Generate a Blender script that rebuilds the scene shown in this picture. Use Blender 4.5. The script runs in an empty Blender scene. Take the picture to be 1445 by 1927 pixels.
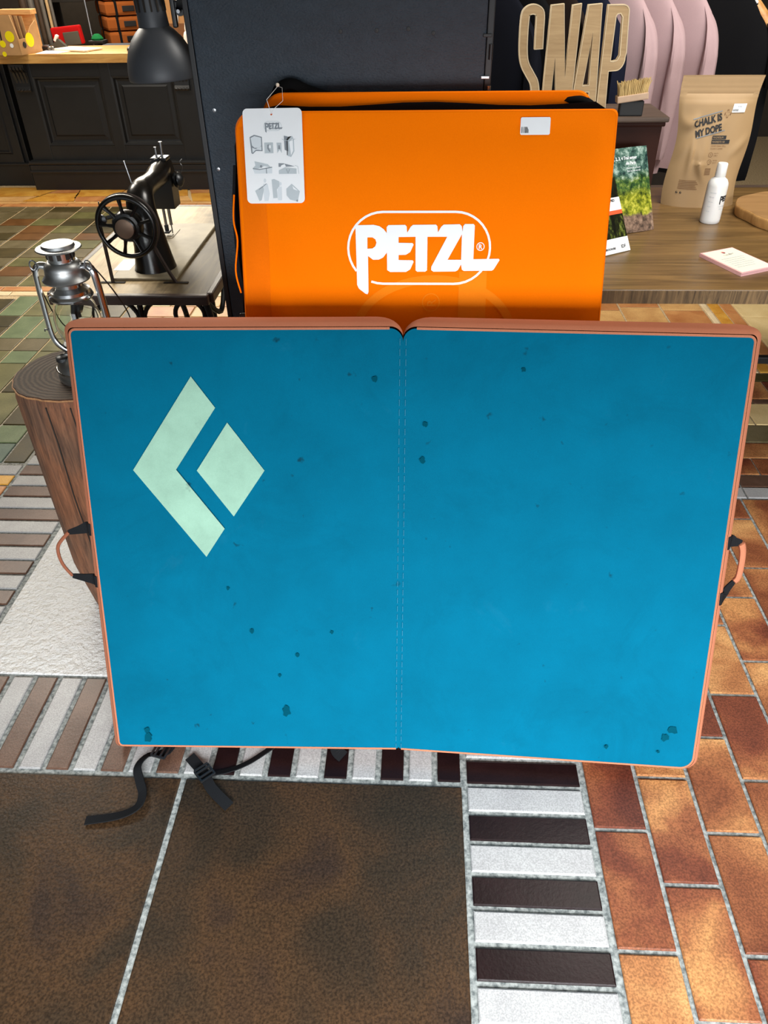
import bpy, bmesh, math, random
from mathutils import Vector, Matrix
random.seed(7)
S = bpy.context.scene
COL = S.collection
PI = math.pi

# ------------------------------------------------------------------ camera, world, lights, exposure
def cam_matrix(pitch, yaw, roll, loc):
    cp, sp = math.cos(pitch), math.sin(pitch); cy, sy = math.cos(yaw), math.sin(yaw); cr, sr = math.cos(roll), math.sin(roll)
    R = Matrix(((cr, sr, 0), (-sr, cr, 0), (0, 0, 1))) @ Matrix(((1, 0, 0), (0, -sp, -cp), (0, cp, -sp))) @ Matrix(((cy, -sy, 0), (sy, cy, 0), (0, 0, 1)))
    m = Matrix((R[0], -R[1], -R[2])).transposed().to_4x4()
    m.translation = loc
    return m
cam = bpy.data.cameras.new('camera'); cam.sensor_fit = 'HORIZONTAL'; cam.sensor_width = 36.0; cam.lens = 1400.0 / 1445 * 36
cam.clip_start = 0.05
co = bpy.data.objects.new('camera', cam); COL.objects.link(co)
co.matrix_world = cam_matrix(0.651461675, -0.0545816871, 0.0170990177, (0, 0, 1.55))
S.camera = co

w = bpy.data.worlds.new('overcast_daylight'); S.world = w; w.use_nodes = True
bg = w.node_tree.nodes['Background']; bg.inputs[0].default_value = (0.86, 0.93, 1.0, 1); bg.inputs[1].default_value = 0.38

def area(name, loc, target, sx, sy, power, color):
    l = bpy.data.lights.new(name, 'AREA'); l.shape = 'RECTANGLE'; l.size = sx; l.size_y = sy; l.energy = power; l.color = color
    o = bpy.data.objects.new(name, l); COL.objects.link(o); o.location = loc
    o.rotation_euler = (Vector(target) - Vector(loc)).to_track_quat('-Z', 'Y').to_euler()
    return o
# added unseen area light behind the photographer, aimed down to brighten the pad's foot
front_light = area('added_front_light', (0.6, -0.85, 1.05), (0.45, 0.9, -0.30), 3.4, 0.8, 63, (0.95, 0.98, 1.0)); front_light.data.spread = math.radians(101)
# assumed high window over the back shelves, unseen, added for the table glare
area('assumed_back_window', (-2.7, 7.9, 2.35), (-1.2, 3.0, 0.4), 1.7, 0.8, 75, (1.0, 0.93, 0.80))
# assumed ceiling panels, out of view, placed from the glare and lit surfaces
area('assumed_panel_left', (-2.7, 4.1, 3.0), (-1.4, 2.4, 0), 1.3, 0.9, 74, (1.0, 0.92, 0.80))
area('assumed_panel_counter', (-2.4, 6.3, 2.7), (-2.6, 6.5, 0), 1.8, 0.5, 48, (1.0, 0.88, 0.68))
area('assumed_panel_right', (1.4, 2.2, 3.0), (1.0, 3.4, 1.0), 1.4, 0.9, 58, (1.0, 0.95, 0.87))
S.view_settings.view_transform = 'Standard'; S.view_settings.look = 'None'
S.view_settings.gamma = 1.0; S.view_settings.use_curve_mapping = False
S.view_settings.exposure = 0.5

# ------------------------------------------------------------------ materials
def lin(c):
    return tuple(((v / 255 / 12.92) if v / 255 <= 0.04045 else ((v / 255 + 0.055) / 1.055) ** 2.4) for v in c) + (1.0,)
class NT:
    def __init__(s, name):
        s.m = bpy.data.materials.new(name); s.m.use_nodes = True; s.t = s.m.node_tree; s.n = s.t.nodes; s.b = s.n['Principled BSDF']
    def add(s, typ, **kw):
        n = s.n.new(typ)
        for k, v in kw.items():
            if k in n.inputs: n.inputs[k].default_value = v
            else: setattr(n, k, v)
        return n
    def link(s, a, b): s.t.links.new(a, b)
    def coords(s, stretch=(1, 1, 1), rand=False, kind='Object'):
        tc = s.add('ShaderNodeTexCoord'); out = tc.outputs[kind]
        if rand:
            oi = s.add('ShaderNodeObjectInfo'); sc = s.add('ShaderNodeVectorMath', operation='SCALE')
            cmb = s.add('ShaderNodeCombineXYZ')
            for i in range(3): s.link(oi.outputs['Random'], cmb.inputs[i])
            s.link(cmb.outputs[0], sc.inputs[0]); sc.inputs['Scale'].default_value = 37.0
            ad = s.add('ShaderNodeVectorMath', operation='ADD'); s.link(out, ad.inputs[0]); s.link(sc.outputs[0], ad.inputs[1]); out = ad.outputs[0]
        mp = s.add('ShaderNodeMapping'); mp.inputs['Scale'].default_value = stretch; s.link(out, mp.inputs[0])
        return mp.outputs[0]
    def noise(s, vec, scale, detail=4, rough=0.6, dist=0.0):
        n = s.add('ShaderNodeTexNoise'); n.inputs['Scale'].default_value = scale; n.inputs['Detail'].default_value = detail
        n.inputs['Roughness'].default_value = rough; n.inputs['Distortion'].default_value = dist
        s.link(vec, n.inputs['Vector']); return n.outputs['Fac']
    def ramp(s, fac, stops):
        r = s.add('ShaderNodeValToRGB'); e = r.color_ramp.elements
        while len(e) < len(stops): e.new(0.5)
        for i, (p, c) in enumerate(stops): e[i].position = p; e[i].color = c if len(c) == 4 else tuple(c) + (1,)
        s.link(fac, r.inputs[0]); return r.outputs[0]
    def mix(s, fac, a, b, mode='MIX'):
        m = s.add('ShaderNodeMix', data_type='RGBA', blend_type=mode)
        for i, v in ((0, fac), (6, a), (7, b)):
            if hasattr(v, 'links') or hasattr(v, 'is_linked'): s.link(v, m.inputs[i])
            else: m.inputs[i].default_value = v
        return m.outputs[2]
    def bump(s, h, strength=0.3, dist=0.002):
        b = s.add('ShaderNodeBump'); b.inputs['Strength'].default_value = strength; b.inputs['Distance'].default_value = dist
        s.link(h, b.inputs['Height']); s.link(b.outputs[0], s.b.inputs['Normal'])
    def set(s, **kw):
        for k, v in kw.items():
            i = s.b.inputs[k]
            if hasattr(v, 'is_linked'): s.link(v, i)
            else: i.default_value = v
        return s.m
def plain(name, c, rough=0.5, metal=0.0, var=0.12, scale=18, bump=0.15, bscale=60, bdist=0.001, rand=False, stretch=(1, 1, 1), **kw):
    t = NT(name); v = t.coords(stretch, rand); c = lin(c)
    f = t.noise(v, scale)
    col = t.ramp(f, [(0.3, tuple(x * (1 - var) for x in c[:3])), (0.7, tuple(min(1, x * (1 + var)) for x in c[:3]))])
    if bump: t.bump(t.noise(v, bscale, 3), bump, bdist)
    return t.set(**{'Base Color': col, 'Roughness': rough, 'Metallic': metal}, **kw)
def fabric(name, c, rough=0.85, var=0.08, weave=900, wd=0.0008, fold=0.0, dirt=0.0, dirt_col=(8, 40, 50), scale=5):
    t = NT(name); v = t.coords(); c = lin(c)
    col = t.ramp(t.noise(v, scale, 5), [(0.3, tuple(x * (1 - var) for x in c[:3])), (0.7, tuple(min(1, x * (1 + var)) for x in c[:3]))])
    fine = t.noise(v, 420, 2)
    col = t.mix(0.35, col, t.mix(fine, tuple(x * 0.78 for x in c[:3]) + (1,), tuple(min(1, x * 1.2) for x in c[:3]) + (1,)))
    if dirt:
        d = t.noise(v, 26, 3, 0.55); m = t.ramp(d, [(0.70, (0, 0, 0)), (0.77, (dirt,) * 3)])
        col = t.mix(m, col, lin(dirt_col))
        s = t.noise(v, 7, 6, 0.7, 0.6); m2 = t.ramp(s, [(0.62, (0, 0, 0)), (0.85, (dirt * 0.35,) * 3)])
        col = t.mix(m2, col, tuple(min(1, x * 1.35 + 0.02) for x in c[:3]) + (1,))
        s3 = t.noise(v, 3.4, 5, 0.75, 1.2); m3 = t.ramp(s3, [(0.50, (0, 0, 0)), (0.78, (dirt * 0.55,) * 3)])
        col = t.mix(m3, col, tuple(x * 0.62 for x in c[:3]) + (1,))
    wv = t.noise(v, weave, 1)
    if fold:
        ad = t.add('ShaderNodeMath', operation='MULTIPLY_ADD'); fo = t.noise(v, 9, 3, 0.5, 1.0)
        t.link(fo, ad.inputs[0]); ad.inputs[1].default_value = fold * 12; t.link(wv, ad.inputs[2]); wv = ad.outputs[0]
    t.bump(wv, 0.35, wd)
    return t.set(**{'Base Color': col, 'Roughness': rough, 'Specular IOR Level': 0.04})
def tile_mat(name, stops, speck=0.35, rough=0.42, spec=0.35, big=6.0, fine=330, bump=0.25, stretch=(1, 1, 1), bdist=0.0012, bscale=130):
    t = NT(name); v = t.coords((1, 1, 1), True)
    sv = t.add('ShaderNodeMapping'); sv.inputs['Scale'].default_value = stretch; t.link(v, sv.inputs[0])
    f = t.noise(sv.outputs[0], big, 3, 0.55, 0.4)
    n = len(stops); col = t.ramp(f, [(0.32 + 0.36 * i / max(1, n - 1), lin(c)) for i, c in enumerate(stops)])
    sp = t.ramp(t.noise(v, fine, 2, 0.6), [(0.36, (1 - speck,) * 3), (0.64, (1 + 0 * speck,) * 3)])
    col = t.mix(1.0, col, sp, 'MULTIPLY')
    t.bump(t.noise(v, bscale, 4, 0.6), bump, bdist)
    return t.set(**{'Base Color': col, 'Roughness': rough, 'Specular IOR Level': spec})
def wood(name, c1, c2, rough=0.5, axis='x', scale=1.0, rand=True, knots=0.0, bump=0.2):
    st = {'x': (2.2, 26, 26), 'y': (26, 2.2, 26), 'z': (26, 26, 2.2)}[axis]
    t = NT(name); v = t.coords(tuple(a * scale for a in st), rand)
    f = t.noise(v, 1.6, 8, 0.65, 1.4)
    col = t.ramp(f, [(0.3, lin(c1)), (0.68, lin(c2))])
    if knots:
        k = t.noise(t.coords((1, 1, 1), rand), 5.5, 1); m = t.ramp(k, [(0.72, (0, 0, 0)), (0.79, (knots,) * 3)]); col = t.mix(m, col, lin((70, 38, 18)))
    t.bump(f, bump, 0.0015)
    return t.set(**{'Base Color': col, 'Roughness': rough})
M = {}
M['blue'] = fabric('blue_fabric', (0, 86, 113), dirt=0.75, var=0.13, scale=7)
M['mint'] = fabric('mint_print', (132, 166, 148), rough=0.7, var=0.16, dirt=0.5, dirt_col=(84, 104, 94), scale=16)
M['rust'] = fabric('rust_fabric', (168, 106, 80), rough=0.75, fold=0.06)
M['grip_brown'] = fabric('brown_grip_fabric', (128, 78, 58), rough=0.75)
M['thread'] = plain('pale_thread', (34, 108, 136), 0.8)
M['orange'] = fabric('orange_fabric', (255, 120, 0), rough=0.75, var=0.03, fold=0.03)
M['orange_ghost'] = fabric('orange_print', (255, 134, 22), rough=0.75, var=0.02)
M['orange_double'] = fabric('orange_layered_fabric', (238, 112, 6), rough=0.75, var=0.05, fold=0.12)
M['white_print'] = plain('white_print', (240, 244, 248), 0.55, var=0.02)
M['webbing'] = fabric('black_webbing', (26, 27, 29), rough=0.7, weave=500)
M['black_mesh'] = fabric('black_fabric', (18, 18, 19), rough=0.8, fold=0.1)
M['plastic'] = plain('black_plastic', (22, 23, 25), 0.35, var=0.1)
M['paper'] = plain('white_paper', (240, 243, 246), 0.5, var=0.015, bump=0.03)
M['ink'] = plain('black_ink', (24, 24, 26), 0.6, var=0.05, bump=0)
M['grey_ink'] = plain('grey_ink', (132, 140, 148), 0.6, var=0.05, bump=0)
M['light_ink'] = plain('light_grey_ink', (186, 196, 202), 0.6, var=0.05, bump=0)
M['pale_ink'] = plain('pale_grey_ink', (214, 222, 228), 0.6, var=0.03, bump=0)
M['red_ink'] = plain('red_ink', (196, 30, 60), 0.6, var=0.05, bump=0)
M['orange_ink'] = plain('orange_ink', (225, 90, 45), 0.6, var=0.05, bump=0)
M['board'] = plain('navy_black_paint', (38, 51, 63), 0.55, var=0.16, scale=30, bump=0.7, bscale=170, bdist=0.003, stretch=(1, 1, 1.6))
M['board_edge'] = plain('black_edge', (18, 19, 22), 0.5)
M['steel'] = plain('steel', (150, 152, 155), 0.32, 1.0)
M['chrome'] = plain('tinned_steel', (212, 214, 216), 0.2, 1.0, var=0.06, bump=0.06)
M['satin'] = plain('satin_tin', (160, 162, 162), 0.42, 1.0, var=0.08)
M['dark_tin'] = plain('dark_tin', (70, 72, 74), 0.4, 0.9)
t = NT('clear_glass'); M['glass'] = t.set(**{'Base Color': (0.97, 0.99, 0.98, 1), 'Roughness': 0.03, 'Transmission Weight': 1.0, 'IOR': 1.18})
M['iron'] = plain('black_cast_iron', (16, 16, 17), 0.38, 0.3, var=0.2)
M['enamel'] = plain('black_enamel', (14, 13, 12), 0.27, 0.0, var=0.3, scale=8, bump=0.04)
M['brass'] = plain('worn_brass_disc', (120, 98, 82), 0.45, 0.5, var=0.15)
M['belt'] = plain('dark_leather_belt', (40, 27, 20), 0.7)
t = NT('worn_glare_veneer'); v = t.coords((18, 1.6, 18)); f = t.noise(v, 1.6, 8, .65, 1.4); tc = t.add('ShaderNodeTexCoord'); sx = t.add('ShaderNodeSeparateXYZ'); t.link(tc.outputs['Object'], sx.inputs[0])
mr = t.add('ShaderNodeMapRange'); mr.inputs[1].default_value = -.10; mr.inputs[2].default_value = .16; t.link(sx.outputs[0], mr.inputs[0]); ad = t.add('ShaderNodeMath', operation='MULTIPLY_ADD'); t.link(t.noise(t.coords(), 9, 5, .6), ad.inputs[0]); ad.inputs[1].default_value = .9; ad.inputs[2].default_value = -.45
sm_ = t.add('ShaderNodeMath', operation='ADD'); t.link(mr.outputs[0], sm_.inputs[0]); t.link(ad.outputs[0], sm_.inputs[1])   # worn pale at left with glare painted into the colour, dark finish right
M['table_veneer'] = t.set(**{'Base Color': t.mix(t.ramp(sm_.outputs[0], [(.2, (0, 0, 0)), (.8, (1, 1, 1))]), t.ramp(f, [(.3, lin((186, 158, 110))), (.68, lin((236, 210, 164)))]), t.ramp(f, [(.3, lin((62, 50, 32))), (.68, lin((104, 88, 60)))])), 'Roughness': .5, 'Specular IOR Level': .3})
M['table_edge'] = wood('dark_table_edge', (36, 22, 16), (58, 36, 26), 0.45, 'x')
M['bed'] = plain('worn_metal_bed', (128, 118, 96), 0.5, 0.3, var=0.25, scale=12)
M['lamp'] = plain('black_lamp_lacquer', (62, 65, 70), 0.45, 0.1, var=0.05, bump=0.03)
M['lamp_inside'] = plain('lamp_inside_white', (225, 222, 215), 0.5)
M['trunk'] = None
t = NT('weathered_trunk'); v = t.coords((26, 26, 2.4)); f = t.noise(v, 3.2, 8, 0.72, 0.8); v2 = t.coords((1, 1, 0.5)); f2 = t.noise(v2, 9, 3)
c = t.mix(t.ramp(f2, [(0.4, (0, 0, 0)), (0.62, (1, 1, 1))]), t.ramp(f, [(0.32, lin((46, 28, 18))), (0.66, lin((112, 78, 56)))]), t.ramp(f, [(0.32, lin((66, 38, 22))), (0.68, lin((142, 90, 58)))]))
t.bump(f, 0.5, 0.004); M['trunk'] = t.set(**{'Base Color': c, 'Roughness': 0.75})
t = NT('sawn_end_grain'); tc = t.add('ShaderNodeTexCoord'); wv = t.add('ShaderNodeTexWave', wave_type='RINGS', rings_direction='Z'); wv.inputs['Scale'].default_value = 26; wv.inputs['Distortion'].default_value = 2.2; wv.inputs['Detail'].default_value = 2; wv.inputs['Detail Scale'].default_value = 2.5
t.link(tc.outputs['Object'], wv.inputs[0]); f = t.noise(t.coords(), 60, 4)
c = t.mix(f, t.ramp(wv.outputs[1], [(0.2, lin((44, 34, 26))), (0.8, lin((98, 82, 66)))]), lin((70, 56, 44)))
t.bump(wv.outputs[1], 0.4, 0.002); M['endgrain'] = t.set(**{'Base Color': c, 'Roughness': 0.8})
M['bark_rim'] = wood('pale_trunk_rim', (120, 80, 48), (176, 128, 82), 0.7, 'z')
M['counter_paint'] = plain('black_counter_paint', (27, 28, 30), 0.42, var=0.14, scale=9, bump=0.12)
M['pine'] = wood('oiled_pine', (176, 122, 58), (226, 178, 104), 0.42, 'x', 0.6, knots=0.9)
M['pine_block'] = wood('pine_block', (196, 140, 84), (232, 186, 126), 0.6, 'x')
M['card'] = plain('kraft_card', (178, 138, 92), 0.8, var=0.08)
M['card_dark'] = plain('kraft_card_edge', (120, 84, 52), 0.8)
M['yellow'] = plain('yellow_sticker', (238, 220, 0), 0.5, var=0.03, bump=0)
M['red_cloth'] = fabric('red_cloth', (176, 24, 26), fold=0.2)
M['charcoal_cloth'] = fabric('charcoal_cloth', (84, 82, 76), fold=0.1)
M['grey_cloth'] = fabric('grey_cloth', (92, 96, 104), fold=0.2)
M['green_cloth'] = fabric('green_cloth', (30, 110, 62), fold=0.2)
M['offwhite'] = plain('offwhite_plastic', (236, 228, 208), 0.5, var=0.02)
M['pink_paper'] = plain('pink_white_paper', (246, 228, 222), 0.6, var=0.02)
M['bag_brown'] = fabric('rust_brown_bag_fabric', (158, 88, 42), fold=0.2)
M['shelf_dark'] = plain('dark_shelf', (26, 23, 21), 0.6)
M['pole_grey'] = plain('grey_pole', (112, 112, 110), 0.45, 0.3)
M['pole_brown'] = plain('brown_pole', (66, 54, 44), 0.5)
M['pole_tan'] = plain('pale_wood_pole', (190, 165, 125), 0.6)
M['oak_top'] = wood('smoked_oak_plank', (84, 62, 34), (132, 102, 60), 0.36, 'x', 0.55, bump=0.25)
M['oak_edge'] = wood('rough_sawn_edge', (58, 44, 28), (140, 112, 74), 0.8, 'z', 1.5, bump=0.8)
M['box_dark'] = plain('dark_brown_box_paint', (50, 24, 15), 0.6, var=0.2, scale=7, **{'Specular IOR Level': 0.15})
M['box_top'] = wood('worn_dark_wood', (56, 42, 34), (98, 80, 66), 0.6, 'x')
M['ply_face'] = wood('oak_veneer_letter', (164, 134, 92), (196, 166, 122), 0.6, 'x', 0.9, rand=False, bump=0.1)
M['ply_edge'] = plain('pale_ply_edge', (216, 196, 160), 0.6)
M['bristle_pale'] = plain('pale_bristle', (206, 178, 120), 0.7, rand=True)
M['bristle_black'] = plain('black_bristle', (18, 17, 16), 0.6)
M['brush_wood'] = plain('beech_brush_body', (196, 166, 138), 0.55)
M['kraft'] = plain('kraft_pouch', (168, 138, 98), 0.62, var=0.05, scale=9, bump=0.2, bscale=40)
M['bottle'] = plain('white_bottle_plastic', (236, 236, 234), 0.35, var=0.01, bump=0.02, **{'Subsurface Weight': 0.05})
M['slab_top'] = wood('round_slab_top', (140, 104, 62), (176, 136, 88), 0.55, 'x', 0.6)
M['slab_side'] = wood('round_slab_side', (164, 118, 62), (206, 160, 98), 0.65, 'z')
M['pink_card'] = plain('pink_card', (226, 176, 176), 0.6, var=0.03)
M['cream_card'] = plain('cream_card', (240, 232, 212), 0.6, var=0.02)
M['pink'] = fabric('dusty_pink_jersey', (188, 160, 163), fold=0.25, wd=0.001)
M['black_jersey'] = fabric('black_jersey', (22, 22, 24), fold=0.25, wd=0.001)
M['brown_jersey'] = fabric('dark_brown_jersey', (40, 32, 29), fold=0.25, wd=0.001)
M['navy_jersey'] = fabric('navy_jersey', (27, 31, 46), fold=0.25, wd=0.001)
M['ink_jersey'] = fabric('ink_jersey', (24, 26, 34), fold=0.25, wd=0.001)
M['hanger'] = wood('hanger_wood', (180, 122, 62), (222, 168, 102), 0.45, 'x')
M['cab_orange'] = wood('honey_wood', (150, 96, 36), (196, 136, 62), 0.5, 'z')
M['dark_gap'] = plain('dark_interior', (30, 22, 14), 0.8)
M['wall'] = plain('shop_wall_plaster', (58, 51, 44), 0.85)
M['ceiling'] = plain('ceiling_plaster', (150, 146, 138), 0.9)
# floor tiles
M['t_brick'] = tile_mat('terracotta_brick', [(102, 54, 34), (132, 78, 48), (164, 110, 68), (206, 156, 100)], 0.48, 0.48, 0.18, big=4.2, fine=240)
M['t_brick2'] = tile_mat('dark_terracotta_brick', [(88, 44, 32), (114, 60, 40), (142, 86, 54), (184, 130, 80)], 0.48, 0.48, 0.18, big=4.2, fine=240)
M['t_dark'] = tile_mat('dark_brown_strip', [(24, 13, 14), (32, 18, 19)], 0.3, 0.3, 0.14, 9)
M['t_brown'] = tile_mat('taupe_brown_strip', [(84, 60, 48), (108, 82, 68)], 0.4, 0.36, 0.35, 9)
M['t_white'] = tile_mat('speckled_white_strip', [(158, 157, 157), (170, 170, 169)], 0.30, 0.36, 0.3, 12, 300)
M['t_big'] = tile_mat('leather_brown_tile', [(40, 34, 25), (52, 40, 28), (68, 48, 30), (52, 38, 29)], 0.6, 0.42, 0.22, 3.6, 190, 0.5, bdist=0.002)
M['t_snow'] = tile_mat('white_relief_tile', [(206, 206, 205), (214, 213, 210)], 0.06, 0.25, 0.5, 5, 200, 1.0, bdist=0.012, bscale=62)
M['t_olive'] = tile_mat('olive_tile', [(90, 88, 50), (118, 114, 72)], 0.32, 0.4, big=8)
M['t_sage'] = tile_mat('sage_tile', [(92, 108, 74), (116, 130, 94)], 0.3, 0.4, big=8)
M['t_teal'] = tile_mat('teal_grey_tile', [(80, 100, 88), (104, 120, 104)], 0.3, 0.4, big=8)
M['t_moss'] = tile_mat('dark_moss_tile', [(58, 52, 26), (84, 72, 40)], 0.4, 0.4, big=8)
M['t_stone'] = tile_mat('olive_grey_tile', [(92, 82, 54), (116, 105, 78)], 0.3, 0.4, big=8)
M['t_rust'] = tile_mat('rust_brown_tile', [(98, 64, 30), (120, 82, 44)], 0.3, 0.4, big=8)
M['t_tan'] = tile_mat('tan_tile', [(190, 140, 86), (222, 178, 116)], 0.25, 0.42, big=7)
M['t_cream'] = tile_mat('cream_tile', [(206, 178, 124), (226, 202, 150)], 0.16, 0.42, big=7)
M['t_peach'] = tile_mat('orange_brown_tile', [(176, 112, 66), (206, 148, 92)], 0.25, 0.42, big=8)
M['t_gold'] = tile_mat('golden_tile', [(196, 132, 44), (224, 172, 78)], 0.3, 0.4, big=10)
M['t_sand'] = tile_mat('sand_strip', [(214, 190, 148), (232, 212, 176)], 0.15, 0.4, big=9)
t = NT('grout'); v = t.coords(); n1 = t.noise(v, 90, 4); tc = t.add('ShaderNodeTexCoord'); sx = t.add('ShaderNodeSeparateXYZ'); t.link(tc.outputs['Object'], sx.inputs[0])
mr = t.add('ShaderNodeMapRange'); mr.inputs[1].default_value = 2.2; mr.inputs[2].default_value = 3.2; t.link(sx.outputs[1], mr.inputs[0])
c = t.mix(mr.outputs[0], t.ramp(n1, [(0.35, lin((76, 82, 82))), (0.62, lin((146, 150, 147)))]), t.ramp(n1, [(0.35, lin((158, 136, 100))), (0.62, lin((196, 174, 138)))]))
t.bump(n1, 0.4, 0.002); M['grout'] = t.set(**{'Base Color': c, 'Roughness': 0.85})

# ------------------------------------------------------------------ mesh helpers
ORG = {}
def new_mesh(name, verts, faces, smooth=False):
    me = bpy.data.meshes.new(name); me.from_pydata([tuple(v) for v in verts], [], faces); me.update()
    if smooth: me.polygons.foreach_set('use_smooth', [True] * len(me.polygons))
    return me
class G:
    """collects geometry, links it as ONE mesh object"""
    def __init__(s): s.v = []; s.f = []
    def add(s, v, f):
        k = len(s.v); s.v += [Vector(p) for p in v]; s.f += [tuple(i + k for i in q) for q in f]; return s
    def box(s, c, d, bev=0.0, rz=0.0, rot=None):
        hx, hy, hz = d[0] / 2, d[1] / 2, d[2] / 2
        R = rot if rot is not None else Matrix.Rotation(rz, 3, 'Z')
        b = min(bev, hx * 0.9, hy * 0.9, hz * 0.9)
        if b <= 0:
            vs = [(x, y, z) for x in (-hx, hx) for y in (-hy, hy) for z in (-hz, hz)]
            fs = [(0, 1, 3, 2), (4, 6, 7, 5), (0, 4, 5, 1), (2, 3, 7, 6), (0, 2, 6, 4), (1, 5, 7, 3)]
        else:
            bm = bmesh.new(); bmesh.ops.create_cube(bm, size=1)
            for q in bm.verts: q.co = Vector((q.co.x * 2 * hx, q.co.y * 2 * hy, q.co.z * 2 * hz))
            bmesh.ops.bevel(bm, geom=bm.edges[:], offset=b, segments=2, affect='EDGES', profile=0.6)
            bm.verts.index_update(); vs = [q.co.copy() for q in bm.verts]; fs = [[q.index for q in f.verts] for f in bm.faces]; bm.free()
        return s.add([R @ Vector(q) + Vector(c) for q in vs], fs)
    def lathe(s, prof, c=(0, 0, 0), n=28, axis=None, caps=True):
        """prof: (r, z) from bottom to top"""
        R = Vector((0, 0, 1)).rotation_difference(Vector(axis)).to_matrix() if axis is not None else Matrix.Identity(3)
        vs = []; fs = []
        for r, z in prof:
            for i in range(n): a = 2 * PI * i / n; vs.append(R @ Vector((r * math.cos(a), r * math.sin(a), z)) + Vector(c))
        for j in range(len(prof) - 1):
            for i in range(n): fs.append((j * n + i, j * n + (i + 1) % n, (j + 1) * n + (i + 1) % n, (j + 1) * n + i))
        if caps:
            if prof[0][0] > 1e-5: fs.append(tuple(range(n - 1, -1, -1)))
            if prof[-1][0] > 1e-5: k = (len(prof) - 1) * n; fs.append(tuple(range(k, k + n)))
        return s.add(vs, fs)
    def tube(s, pts, r, n=10, closed=False, flat=1.0):
        pts = [Vector(p) for p in pts]; N = len(pts); rs = r if isinstance(r, (list, tuple)) else [r] * N
        tan = []
        for i in range(N):
            a = pts[(i - 1) % N] if (closed or i > 0) else pts[i]; b = pts[(i + 1) % N] if (closed or i < N - 1) else pts[i]
            tan.append((b - a).normalized())
        u = tan[0].orthogonal().normalized(); vs = []; fs = []
        for i in range(N):
            u = (u - tan[i] * u.dot(tan[i])).normalized(); w = tan[i].cross(u)
            rr = rs[i] if isinstance(rs[i], (list, tuple)) else (rs[i], rs[i] * flat)
            for k in range(n): a = 2 * PI * k / n; vs.append(pts[i] + u * rr[0] * math.cos(a) + w * rr[1] * math.sin(a))
        for i in range(N if closed else N - 1):
            j = (i + 1) % N
            for k in range(n): fs.append((i * n + k, i * n + (k + 1) % n, j * n + (k + 1) % n, j * n + k))
        if not closed: fs += [tuple(range(n - 1, -1, -1)), tuple(range((N - 1) * n, N * n))]
        return s.add(vs, fs)
    def ribbon(s, pts, wid, w, t):
        """flat strap along pts; wid = width direction(s)"""
        pts = [Vector(p) for p in pts]; N = len(pts); vs = []; fs = []
        for i, p in enumerate(pts):
            d = (pts[min(i + 1, N - 1)] - pts[max(i - 1, 0)]).normalized()
            wd = Vector(wid[i] if isinstance(wid, list) else wid); wd = (wd - d * wd.dot(d)).normalized(); nn = d.cross(wd)
            ww = (w[i] if isinstance(w, list) else w) / 2
            vs += [p - wd * ww - nn * t / 2, p + wd * ww - nn * t / 2, p + wd * ww + nn * t / 2, p - wd * ww + nn * t / 2]
        for i in range(N - 1):
            for k in range(4): fs.append((i * 4 + k, i * 4 + (k + 1) % 4, (i + 1) * 4 + (k + 1) % 4, (i + 1) * 4 + k))
        fs += [(3, 2, 1, 0), tuple((N - 1) * 4 + k for k in range(4))]
        return s.add(vs, fs)
    def prism(s, poly, d0, d1, fn):
        """poly in (a, b), extruded d0..d1 along the third axis; fn(a, b, d) -> point"""
        n = len(poly); vs = [fn(a, b, d0) for a, b in poly] + [fn(a, b, d1) for a, b in poly]
        fs = [tuple(range(n - 1, -1, -1)), tuple(range(n, 2 * n))] + [(i, (i + 1) % n, n + (i + 1) % n, n + i) for i in range(n)]
        return s.add(vs, fs)
    def flat(s, polys, fn):
        """filled 2-D outlines (inner ones are holes), mapped through fn(a, b) -> point"""
        cu = bpy.data.curves.new('outline', 'CURVE'); cu.dimensions = '2D'; cu.fill_mode = 'BOTH'
        for p in polys:
            sp = cu.splines.new('POLY'); sp.points.add(len(p) - 1)
            for q, (a, b) in zip(sp.points, p): q.co = (a, b, 0, 1)
            sp.use_cyclic_u = True
        return s._curve(cu, fn)
    def text(s, body, size, fn, bold=0.0, sx=1.0, shear=0.0, align='LEFT', space=1.0):
        cu = bpy.data.curves.new('lettering', 'FONT'); cu.body = body; cu.size = size; cu.align_x = align; cu.offset = bold; cu.shear = shear; cu.space_character = space
        cu.resolution_u = 3
        return s._curve(cu, lambda a, b: fn(a * sx, b))
    def _curve(s, cu, fn):
        o = bpy.data.objects.new('tmp', cu); me = bpy.data.meshes.new_from_object(o)
        v = [fn(q.co.x, q.co.y) for q in me.vertices]; f = [tuple(p.vertices) for p in me.polygons]
        bpy.data.objects.remove(o); bpy.data.curves.remove(cu); bpy.data.meshes.remove(me)
        return s.add(v, f)
    def obj(s, name, mat, parent=None, smooth=False, origin=None, weld=False):
        if origin is None: origin = ORG.get(parent.name, Vector()) if parent else Vector()
        origin = Vector(origin)
        me = new_mesh(name, [p - origin for p in s.v], s.f, smooth)
        if weld or smooth:
            bm = bmesh.new(); bm.from_mesh(me); bmesh.ops.remove_doubles(bm, verts=bm.verts[:], dist=1e-6); bmesh.ops.recalc_face_normals(bm, faces=bm.faces[:])
            bm.to_mesh(me); bm.free()
        if smooth:
            try: me.set_sharp_from_angle(angle=math.radians(40))
            except Exception: pass
        me.materials.append(mat)
        o = bpy.data.objects.new(name, me); COL.objects.link(o)
        if parent: o.parent = parent; ORG[o.name] = ORG.get(parent.name, Vector())
        else: o.location = origin; ORG[o.name] = origin
        return o
def tag(o, label, cat=None, group=None, kind=None):
    if label: o['label'] = label
    if cat: o['category'] = cat
    if group: o['group'] = group
    if kind: o['kind'] = kind
    return o
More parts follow.
